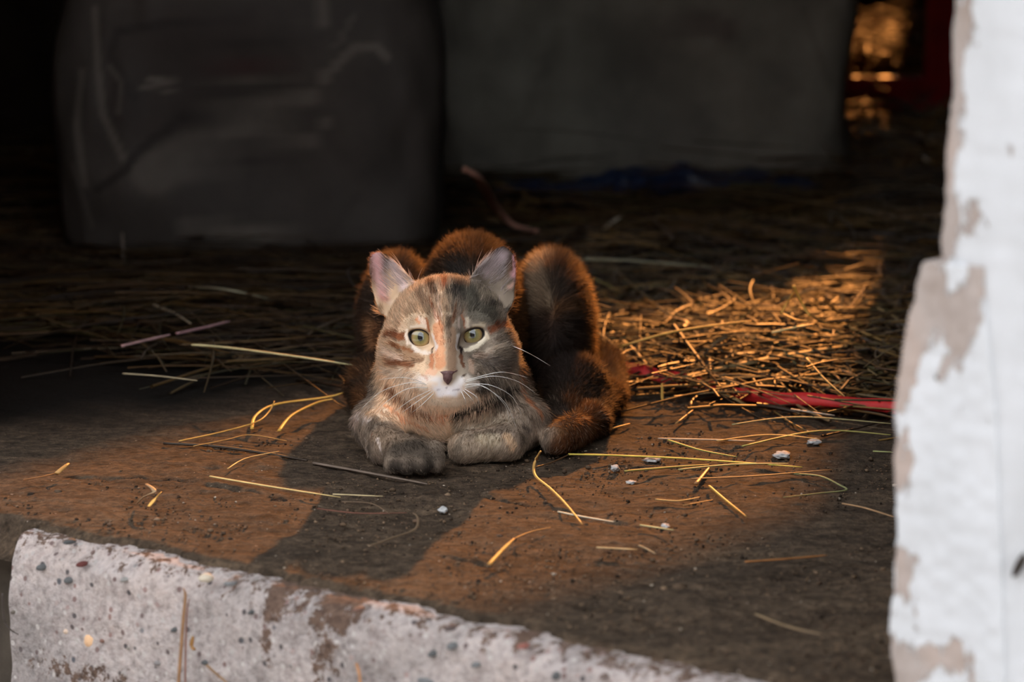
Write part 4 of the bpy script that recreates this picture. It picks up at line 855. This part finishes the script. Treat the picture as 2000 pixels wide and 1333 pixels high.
PRINT = [([(330, 160), (420, 120)], 330, (50, 42, 39), .7), ([(250, 60), (300, 200)], 120, MD, .5), ([(300, 340), (420, 270), (490, 190)], 110, LT, .6), ([(290, 330), (430, 320)], 90, (98, 92, 86), .5), ([(420, 110), (460, 130)], 70, (72, 40, 40), .6), ([(290, 155), (325, 160)], 16, LT, .8), ([(280, 170), (330, 178)], 10, LT, .6),
         ([(250, 320), (300, 270), (380, 215), (470, 195), (505, 150), (490, 90), (430, 50), (330, 45), (240, 60)], 24, DK, .7), ([(230, 60), (215, 110), (240, 150), (260, 190)], 20, DK, .6), ([(190, 370), (250, 330)], 20, DK, .7), ([(440, 370), (500, 300), (560, 210)], 18, DK, .5),
         ([(588, 225), (605, 195), (640, 145), (690, 95), (735, 92), (755, 112)], 24, LT, .7), ([(470, 480), (530, 390), (590, 300), (640, 235)], 22, LT, .55), ([(445, 365), (470, 430), (490, 475)], 24, LT, .6), ([(345, 480), (370, 430), (400, 395)], 24, LT, .55), ([(480, 250), (515, 300), (515, 370)], 18, LT, .45), ([(540, 50), (565, 110), (560, 175)], 22, LT, .5), ([(530, 150), (550, 230)], 26, LT, .5),
         ([(185, 20), (190, 120), (200, 220), (240, 310)], 20, LT, .6), ([(160, 140), (150, 250), (165, 360)], 22, LT, .5), ([(630, 10), (625, 40)], 44, LT, .7), ([(690, 30), (660, 90)], 16, LT, .4), ([(700, 380), (640, 460)], 24, MD, .4), ([(215, 130), (235, 160), (230, 220)], 12, LT, .4), ([(140, 320), (180, 440)], 12, LT, .3)]
sack('feed_sack', -.230, .915, .325, .23, .262, .05, PRINT, 'dark feed sack printed with leaves and a bird-like figure', (70, 65, 61), 80)
PRINT2 = [([(1350, 30), (1420, 60)], 60, (84, 56, 58), .4), ([(1090, 60), (1030, 220)], 30, LT, .3), ([(1570, 20), (1620, 160), (1640, 260)], 20, LT, .3), ([(1250, 150), (1300, 280)], 300, (94, 89, 82), .4), ([(1500, 130), (1560, 180)], 40, LT, .25)]
sack('feed_sack', .135, 1.40, .425, .25, .33, -.03, PRINT2, 'plain pale feed sack with blue plastic crumpled along its foot', (152, 146, 134), 90)
# crumpled blue plastic along the foot of the plain sack
def crumple(pts, w, hgt, seed, n=60, m=22):
    pts = np.array(pts, float); t = np.linspace(0, len(pts) - 1, n); k = np.clip(t.astype(int), 0, len(pts) - 2); c = pts[k] * (1 - (t - k)[:, None]) + pts[k + 1] * (t - k)[:, None]
    a = np.linspace(0, 2 * math.pi, m, endpoint=False); env = np.sin(np.linspace(.12, math.pi - .12, n)) ** .5
    V = np.stack([np.stack([np.zeros(n), np.cos(q) * w * env, hgt * env * (1 + np.sin(q))], 1) + c for q in a], 1).reshape(-1, 3)
    V += np.stack([vnoise(V, 40, seed), vnoise(V, 40, seed + 1), vnoise(V, 40, seed + 2)], 1) * .008 + np.stack([vnoise(V, 110, seed + 3), vnoise(V, 110, seed + 4), vnoise(V, 110, seed + 5)], 1) * .003
    V[:, 2] = np.maximum(V[:, 2], .001); ii = np.arange(n * m).reshape(n, m); jj = np.roll(ii, -1, 1)
    return V, [tuple(q) for q in np.stack([ii[:-1], ii[1:], jj[1:], jj[:-1]], -1).reshape(-1, 4)] + [tuple(ii[0]), tuple(ii[-1, ::-1])]
V, Fc = crumple([(-.02, 1.22, .0), (.06, 1.17, 0), (.11, 1.20, 0), (.17, 1.235, 0), (.26, 1.235, 0), (.31, 1.24, 0)], .022, .014, 95)
add_obj('plastic_sheet', mesh_data('plastic_sheet', V, Fc, M_BLUE), label='crumpled blue plastic lying along the foot of the plain sack', cat='plastic')
# red painted frame at the back
fr = empty('metal_frame', (.503, 1.78, 0), label='dark red metal frame of post and rail behind the white door post', cat='frame')
def bx(name, c, s, mat, parent):
    bm = bmesh.new(); bmesh.ops.create_cube(bm, size=1.0)
    for v in bm.verts: v.co = Vector((v.co.x * s[0], v.co.y * s[1], v.co.z * s[2]))
    bmesh.ops.bevel(bm, geom=bm.edges[:], offset=min(s) * .12, segments=2, affect='EDGES'); me = bpy.data.meshes.new(name); bm.to_mesh(me); bm.free(); me.materials.append(mat)
    return add_obj(name, me, parent, c)
bx('post', (.007, 0, .30), (.034, .034, .60), M_REDMETAL, fr); bx('rail', (-.36, .0, .053), (.70, .022, .040), M_REDMETAL, fr); bx('foot_plate', (.007, 0, .006), (.09, .09, .012), M_REDMETAL, fr)

# ------------------------------------------------------------------ things lying about
def spline(P3, n):
    P3 = np.asarray(P3, float); tt = np.linspace(0, len(P3) - 1, n); k = np.clip(tt.astype(int), 0, max(len(P3) - 2, 0)); f = (tt - k)[:, None]
    g = lambda a: P3[np.clip(a, 0, len(P3) - 1)]; p0, p1, p2, p3 = g(k - 1), g(k), g(k + 1), g(k + 2)
    return .5 * (2 * p1 + (p2 - p0) * f + (2 * p0 - 5 * p1 + 4 * p2 - p3) * f ** 2 + (3 * p1 - p0 - 3 * p2 + p3) * f ** 3)
def stalk(name, px, wpx, c, label, cat='straw', z=.0035, lifts=None, group=None, curve=True, flat=.6, pts3=None):
    P3 = np.array([on_floor(x, y, z) for x, y in px]) if pts3 is None else np.array(pts3)
    if lifts is not None:
        P3 = np.array([on_floor(x, y, z + l) for (x, y), l in zip(px, lifts)])
    n = 5 * len(P3) if curve else len(P3)
    C = spline(P3, n) if curve and len(P3) > 2 else np.array([P3[0] + (P3[-1] - P3[0]) * q for q in np.linspace(0, 1, 5)]) if len(P3) == 2 else P3
    dist = np.linalg.norm(C.mean(0) - CAM); rad = wpx / 2 * dist / FPX
    V, Fc = tube(C, rad * np.interp(np.linspace(0, 1, len(C)), [0, .7, 1], [1, .9, .5]), 6, flat=flat)
    root = C[0].copy(); root[2] = 0; cc = np.tile(lin(c), (len(V), 1)) * (1 + .2 * vnoise(V, 300, 5))[:, None]
    return add_obj(name, mesh_data(name, V - root, Fc, M_STRAW, cols=cc), loc=root, label=label, cat=cat, group=group)
S = 'straw'
stalk(S, [(1110, 888), (1200, 890), (1350, 897), (1567, 913)], 6.5, (214, 190, 84), 'longest yellow-green straw, lying straight beside the kitten\'s tail')
stalk(S, [(1285, 857), (1370, 859), (1475, 862)], 6, (196, 168, 142), 'straight pinkish straw just behind the longest yellow-green straw')
stalk(S, [(1305, 860), (1370, 880), (1440, 893)], 5, (150, 158, 84), 'thin green blade crossing down to the longest yellow-green straw')
stalk(S, [(1056, 882), (1044, 905), (1046, 930), (1075, 955), (1105, 985), (1137, 1024)], 6.5, (190, 146, 82), 'golden bent straw with an upright tip in front of the kitten\'s tail', lifts=[.012, .005, .001, .001, .001, 0])
stalk('twig', [(1046, 913), (1080, 903), (1112, 888)], 5, (92, 66, 44), 'short dark twig joining the golden bent straw and the tail', 'twig')
stalk(S, [(956, 1102), (980, 1076), (1004, 1053)], 9, (226, 164, 84), 'short thick golden stub on the open soil before the kitten', lifts=[0, .002, .004])
stalk(S, [(1004, 1053), (1035, 1040), (1075, 1031)], 4, (140, 104, 66), 'thin brown straw running up from the short thick golden stub')
stalk(S, [(1090, 1000), (1140, 1010), (1200, 1020)], 5, (206, 196, 170), 'pale whitish straw beside the end of the golden bent straw')
stalk(S, [(1165, 1070), (1245, 1074)], 5, (200, 174, 128), 'short straight tan straw right of the short golden stub')
stalk(S, [(1248, 1066), (1262, 1072), (1280, 1082)], 4, (160, 150, 120), 'tiny grey straw touching the short tan straw\'s end')
stalk(S, [(1250, 1026), (1316, 1036)], 5, (186, 180, 130), 'short pale green straw on the soil below the straw bundle')
stalk(S, [(1385, 950), (1420, 980), (1458, 1010)], 7, (156, 122, 62), 'olive brown slanting stalk on bare soil near the white post')
stalk(S, [(1455, 1098), (1540, 1092), (1615, 1085)], 6, (166, 108, 58), 'orange brown straight stalk lying on soil beside the white post')
stalk(S, [(1645, 984), (1690, 993), (1745, 1010)], 5, (176, 136, 96), 'brown straw running under the white post\'s edge')
stalk(S, [(1475, 1200), (1540, 1225), (1605, 1240)], 5, (150, 124, 92), 'dull straw nearest the concrete edge by the white post')
stalk(S, [(1220, 921), (1300, 914), (1385, 908)], 7, (168, 150, 80), 'flat olive straw just below the longest yellow-green straw', z=.004)
stalk(S, [(1325, 918), (1430, 908), (1540, 906)], 6, (190, 170, 110), 'yellowish straw below the tip of the longest yellow-green straw', z=.004)
stalk(S, [(1350, 936), (1480, 930), (1625, 918)], 5, (160, 116, 74), 'long brown straw at the near edge of the straw bundle', z=.004)
stalk(S, [(1360, 945), (1374, 928), (1385, 914)], 10, (172, 122, 76), 'short broad brown leaf piece standing across the straw bundle', 'leaf')
stalk(S, [(1545, 926), (1600, 930), (1640, 948), (1652, 958), (1600, 964), (1530, 972)], 5, (140, 140, 92), 'green blade folded back like a hairpin near the white post')
stalk(S, [(1280, 976), (1325, 979), (1366, 972)], 5, (180, 146, 92), 'small pale straw above the dark hollow in the soil')
stalk(S, [(1335, 988), (1392, 977)], 4, (168, 124, 76), 'small brown straw just below the pale one by the hollow')
stalk(S, [(410, 931), (480, 943), (560, 956), (665, 972)], 6, (212, 184, 122), 'long pale straw lying left of the kitten\'s paw')
stalk(S, [(650, 966), (748, 970)], 4.5, (206, 184, 140), 'thin straw in the kitten\'s shadow at the end of the long pale straw', z=.005)
stalk(S, [(492, 838), (500, 812), (540, 790), (640, 776), (680, 763), (708, 743)], 7, (232, 180, 84), 'bright golden straw arching up beside the kitten\'s shoulder', lifts=[0, .002, .003, .006, .010, .016])
stalk(S, [(545, 842), (570, 812), (620, 787), (650, 780)], 8, (222, 168, 78), 'broad golden blade curving under the bright arching straw', lifts=[0, .003, .006, .008])
stalk(S, [(350, 862), (430, 845), (500, 825), (525, 805), (536, 784)], 4.5, (214, 166, 86), 'thin golden straw with an upturned tip left of the arching straw', lifts=[0, 0, .002, .004, .008])
stalk(S, [(378, 872), (440, 860), (490, 850), (560, 862)], 3.5, (186, 140, 80), 'fine straw under the golden arching straws on lit soil')
stalk(S, [(445, 916), (480, 896), (545, 882)], 4, (204, 164, 104), 'short thin straw between the golden straws and the long pale straw')
stalk('twig', [(612, 905), (680, 917), (760, 932), (835, 946)], 9, (112, 96, 84), 'grey weathered twig lying under the kitten\'s paw', 'twig', z=.003)
stalk('twig', [(720, 1068), (770, 1050), (808, 1036), (817, 1020), (814, 1008), (807, 1003)], 6, (112, 92, 72), 'hooked brown twig inside the kitten\'s shadow', 'twig', lifts=[0, 0, .001, .003, .004, .004])
stalk('twig', [(620, 994), (700, 1003), (795, 1002)], 4, (122, 76, 60), 'straight reddish twig inside the kitten\'s shadow', 'twig')
stalk('twig', [(668, 981), (725, 984), (760, 1004)], 4, (110, 88, 68), 'thin curved twig above the straight reddish twig in the shadow', 'twig')
stalk('twig', [(46, 938), (80, 932), (112, 924)], 4, (150, 104, 66), 'thin twig leading to a straw stub on the lit soil', 'twig')
stalk(S, [(111, 925), (134, 906)], 12, (190, 142, 84), 'thick short straw stub at the far end of the lit soil', lifts=[.001, .004])
stalk('twig', [(320, 866), (420, 872), (520, 886), (600, 900)], 10, (66, 54, 44), 'long dark strip marking a rough crack in the lit soil behind the pale straw', 'twig', z=.002)  # dark strip added over a rough crack in the soil
stalk(S, [(375, 674), (450, 680), (600, 700), (702, 716)], 8, (196, 184, 136), 'long pale straw reaching the kitten\'s shoulder from the dark hay', lifts=[.03, .03, .03, .025])
stalk(S, [(238, 676), (290, 664), (332, 654)], 9, (178, 142, 142), 'pinkish stalk lying in the dark hay', lifts=[.02, .02, .02])
stalk(S, [(345, 652), (400, 640), (448, 628)], 8, (170, 132, 136), 'second pinkish stalk farther back in the dark hay', lifts=[.02, .02, .02])
stalk(S, [(300, 596), (340, 612), (372, 632)], 6, (150, 140, 120), 'grey straw slanting down in the dark hay', lifts=[.02, .02, .02])
stalk(S, [(365, 562), (440, 566), (530, 585)], 8, (140, 138, 116), 'grey-green arching stalk in the dark hay below the printed sack', lifts=[.02, .03, .02])
stalk(S, [(240, 730), (310, 735), (385, 744)], 5, (186, 172, 140), 'thin pale straw low in the dark hay', lifts=[.012, .012, .012])
stalk(S, [(240, 470), (242, 520)], 6, (120, 110, 100), 'upright stalk in the hay before the printed sack', pts3=[on_floor(242, 520, .0), on_floor(242, 520, .0) + np.array([-.001, .002, .028])])
stalk(S, [(1172, 690), (1230, 672), (1300, 652), (1380, 638), (1468, 627)], 9, (226, 176, 92), 'long bright straw crowning the sunlit hay', lifts=[.02, .028, .034, .036, .036])
stalk(S, [(1508, 650), (1545, 642), (1590, 634)], 10, (240, 206, 140), 'short gleaming straw on the sunlit hay by the post', lifts=[.034, .036, .036])
stalk(S, [(1550, 558), (1566, 592), (1582, 618)], 9, (230, 178, 84), 'straw sticking up at the top of the sunlit hay', lifts=[.062, .050, .042])
stalk(S, [(1526, 612), (1540, 588), (1556, 566)], 8, (220, 166, 78), 'straw leaning against the one that sticks up', lifts=[.042, .050, .058])
stalk(S, [(1526, 612), (1555, 625), (1585, 628)], 6, (206, 150, 74), 'straw bridging the feet of the two upright straws', lifts=[.042, .040, .040])
stalk(S, [(1292, 750), (1294, 788)], 6, (230, 180, 90), 'short upright straw beside the dull end of the red strap', pts3=[on_floor(1294, 788, .002), on_floor(1294, 788, .002) + np.array([-.0005, .001, .0125])])
stalk(S, [(1180, 842), (1230, 828)], 6, (222, 168, 92), 'small golden straw on soil right of the kitten\'s tail')
stalk(S, [(1320, 828), (1355, 800)], 5, (176, 128, 76), 'small slanting straw between the red strap and the soil')
stalk(S, [(1545, 800), (1630, 812)], 6, (190, 168, 150), 'pale pinkish straw in front of the bright red strap', lifts=[.004, .004])
stalk(S, [(1575, 700), (1610, 740), (1650, 775)], 5, (170, 140, 84), 'thin straw slanting down across the bright red strap', lifts=[.024, .018, .014])
stalk(S, [(1450, 872), (1600, 842), (1740, 850)], 5, (188, 176, 96), 'greenish yellow straw running to the post in front of the red strap', z=.004)
stalk(S, [(1400, 862), (1500, 850), (1600, 858)], 5, (196, 150, 86), 'straw lying over the soil between the red strap and the long straw', z=.004)
stalk(S, [(1705, 882), (1745, 884)], 5, (170, 172, 112), 'short pale green straw poking from behind the white post')
stalk(S, [(1430, 830), (1560, 815), (1740, 828)], 5, (170, 156, 108), 'grey-green straw along the near side of the bright red strap', lifts=[.004, .005, .005])
stalk('stem', [(905, 330), (935, 350), (965, 400), (1000, 438), (1050, 452)], 22, (176, 130, 112), 'thick pinkish bent stem standing between the two sacks', 'stem', lifts=[.075, .065, .035, .015, .012])
stalk('stem', [(1180, 446), (1218, 418)], 9, (190, 180, 160), 'pale stalk slanting before the plain sack', 'stem', lifts=[.01, .02])
stalk('stem', [(1050, 508), (1200, 508), (1390, 522)], 8, (150, 146, 120), 'long grey straw in the shade behind the kitten\'s haunch', 'straw', lifts=[.02, .025, .02])
# stalks standing against the step's front face
def face_pts(px, b): return [wf(on_front(x, y, b)[0], b, on_front(x, y, b)[1]) for x, y in px]
stalk('stem', None, 7, (150, 112, 80), 'dry stalk leaning upright against the concrete step', 'stem', pts3=face_pts([(346, 1370), (352, 1290), (358, 1210), (362, 1165), (358, 1150)], -.010))
stalk('stem', None, 4, (130, 92, 80), 'thin reddish stem beside the upright dry stalk on the step', 'stem', pts3=face_pts([(362, 1370), (362, 1290), (365, 1200), (370, 1170)], -.009))
stalk('stem', None, 8, (128, 100, 74), 'short brown stalk slanting down at the foot of the step', 'stem', pts3=face_pts([(404, 1300), (420, 1315), (450, 1340)], -.010))
stalk('stem', None, 7, (176, 128, 92), 'short stub against the step below the soil streaks', 'stem', pts3=face_pts([(696, 1296), (702, 1320), (705, 1360)], -.010))
stalk('leaf_scrap', None, 9, (150, 108, 60), 'small curled leaf scrap clinging to the concrete step', 'leaf', pts3=face_pts([(380, 1270), (374, 1262), (377, 1244)], -.007))
stalk('twig', None, 5, (60, 50, 44), 'thin dark twig hanging at the step\'s far corner', 'twig', pts3=face_pts([(5, 1160), (8, 1210), (20, 1230), (36, 1240)], -.008))
# dry leaf scrap of two blades
lf = empty('dry_leaf', on_floor(290, 968), label='dry two-bladed leaf scrap curled on the sunlit soil', cat='leaf')
for px, w, c, lf_ in (([(268, 984), (280, 972), (300, 962), (298, 954), (286, 946)], 11, (166, 138, 104), [0, .004, .008, .009, .008]), ([(290, 990), (302, 976), (315, 962)], 11, (232, 176, 92), [.001, .004, .008])):
    C = spline(np.array([on_floor(x, y, .003 + l) for (x, y), l in zip(px, lf_)]), 12); V, Fc = tube(C, w / 2 * 1.5 / FPX * np.interp(np.linspace(0, 1, 12), [0, .5, 1], [.55, 1, .6]), 8, flat=.3)
    add_obj('blade', mesh_data('blade', V - on_floor(290, 968), Fc, M_STRAW, cols=np.tile(lin(c), (len(V), 1))), lf)
# red strap half buried in the hay
C = spline(np.array([on_floor(x, y, z_) for x, y, z_ in [(1120, 700, .012), (1165, 709, .013), (1250, 726, .010), (1330, 744, .006), (1410, 762, .004), (1490, 776, .007), (1600, 781, .009), (1680, 789, .008), (1760, 798, .008), (1830, 806, .008)]]), 60)
tn = np.gradient(C, axis=0); tn /= np.linalg.norm(tn, axis=1, keepdims=True); sd = np.cross(tn, Z); sd /= np.linalg.norm(sd, axis=1, keepdims=True); w = .0085
nrm_ = np.array([0, -.75, .66]); tw = np.cross(tn, nrm_); acr = np.cross(tw, tn) * 0 + np.cross(tn, np.array([0, -.66, -.75])); acr = np.array([0, .55, .83])[None, :] - tn * (tn @ np.array([0, .55, .83]))[:, None]; acr /= np.linalg.norm(acr, axis=1, keepdims=True); nn = np.cross(tn, acr)
V = []
for u, v in ((-1, -1), (-.6, -1.3), (0, -1.5), (.6, -1.3), (1, -1), (1, 1), (0, .6), (-1, 1)): V.append(C + acr * (u * w * .5) + nn * (v * .0009) + Z * .0)
V = np.stack(V, 1).reshape(-1, 3); V += np.stack([vnoise(V, 70, 4), vnoise(V, 70, 5), vnoise(V, 70, 6)], 1) * .0012; ii = np.arange(len(V)).reshape(len(C), 8); jj = np.roll(ii, -1, 1)
root = C[30] * np.array([1, 1, 0])
add_obj('strap', mesh_data('strap', V - root, [tuple(q) for q in np.stack([ii[:-1], ii[1:], jj[1:], jj[:-1]], -1).reshape(-1, 4)] + [tuple(ii[0]), tuple(ii[-1][::-1])], M_RED), loc=root, label='red strap half buried in the hay, running behind the white post', cat='strap')
# white crumbs
def crumb(px, py, rx, ry, hgt, label, seed, cat='flake'):
    bm = bmesh.new(); bmesh.ops.create_icosphere(bm, subdivisions=3, radius=1.0); p0 = on_floor(px, py); s = np.linalg.norm(p0 - CAM) / FPX
    W = np.array([v.co[:] for v in bm.verts]); k = 1 + .35 * vnoise(W, 2.2, seed) + .2 * vnoise(W, 5, seed + 1); W = W * k[:, None] * np.array([rx * s, ry * s / .22, hgt]); W[:, 2] += hgt * .6
    for v, q in zip(bm.verts, W): v.co = Vector(q)
    me = bpy.data.meshes.new('flake'); bm.to_mesh(me); bm.free(); me.materials.append(M_FLAKE)
    for p in me.polygons: p.use_smooth = True
    return add_obj('flake', me, loc=p0, label=label, cat=cat)
crumb(865, 1000, 9, 3.5, .0018, 'white crumb in the kitten\'s shadow', 1)
crumb(1202, 919, 9, 3.2, .002, 'white crumb beside the flat olive straw', 2)
crumb(1275, 902, 15, 3, .0014, 'flat white flake under the longest yellow-green straw', 3)
crumb(1527, 893, 17, 5, .002, 'largest white crumb, behind the tip of the longest yellow-green straw', 4)
crumb(1590, 867, 13, 3.5, .0018, 'white flake on the soil nearest the red strap\'s bright end', 5)
crumb(1232, 944, 9, 3, .0008, 'faint grey flake on the soil below the white crumb', 6)
crumb(1300, 1030, 8, 3, .001, 'tiny white flake at the end of the short pale green straw', 8)
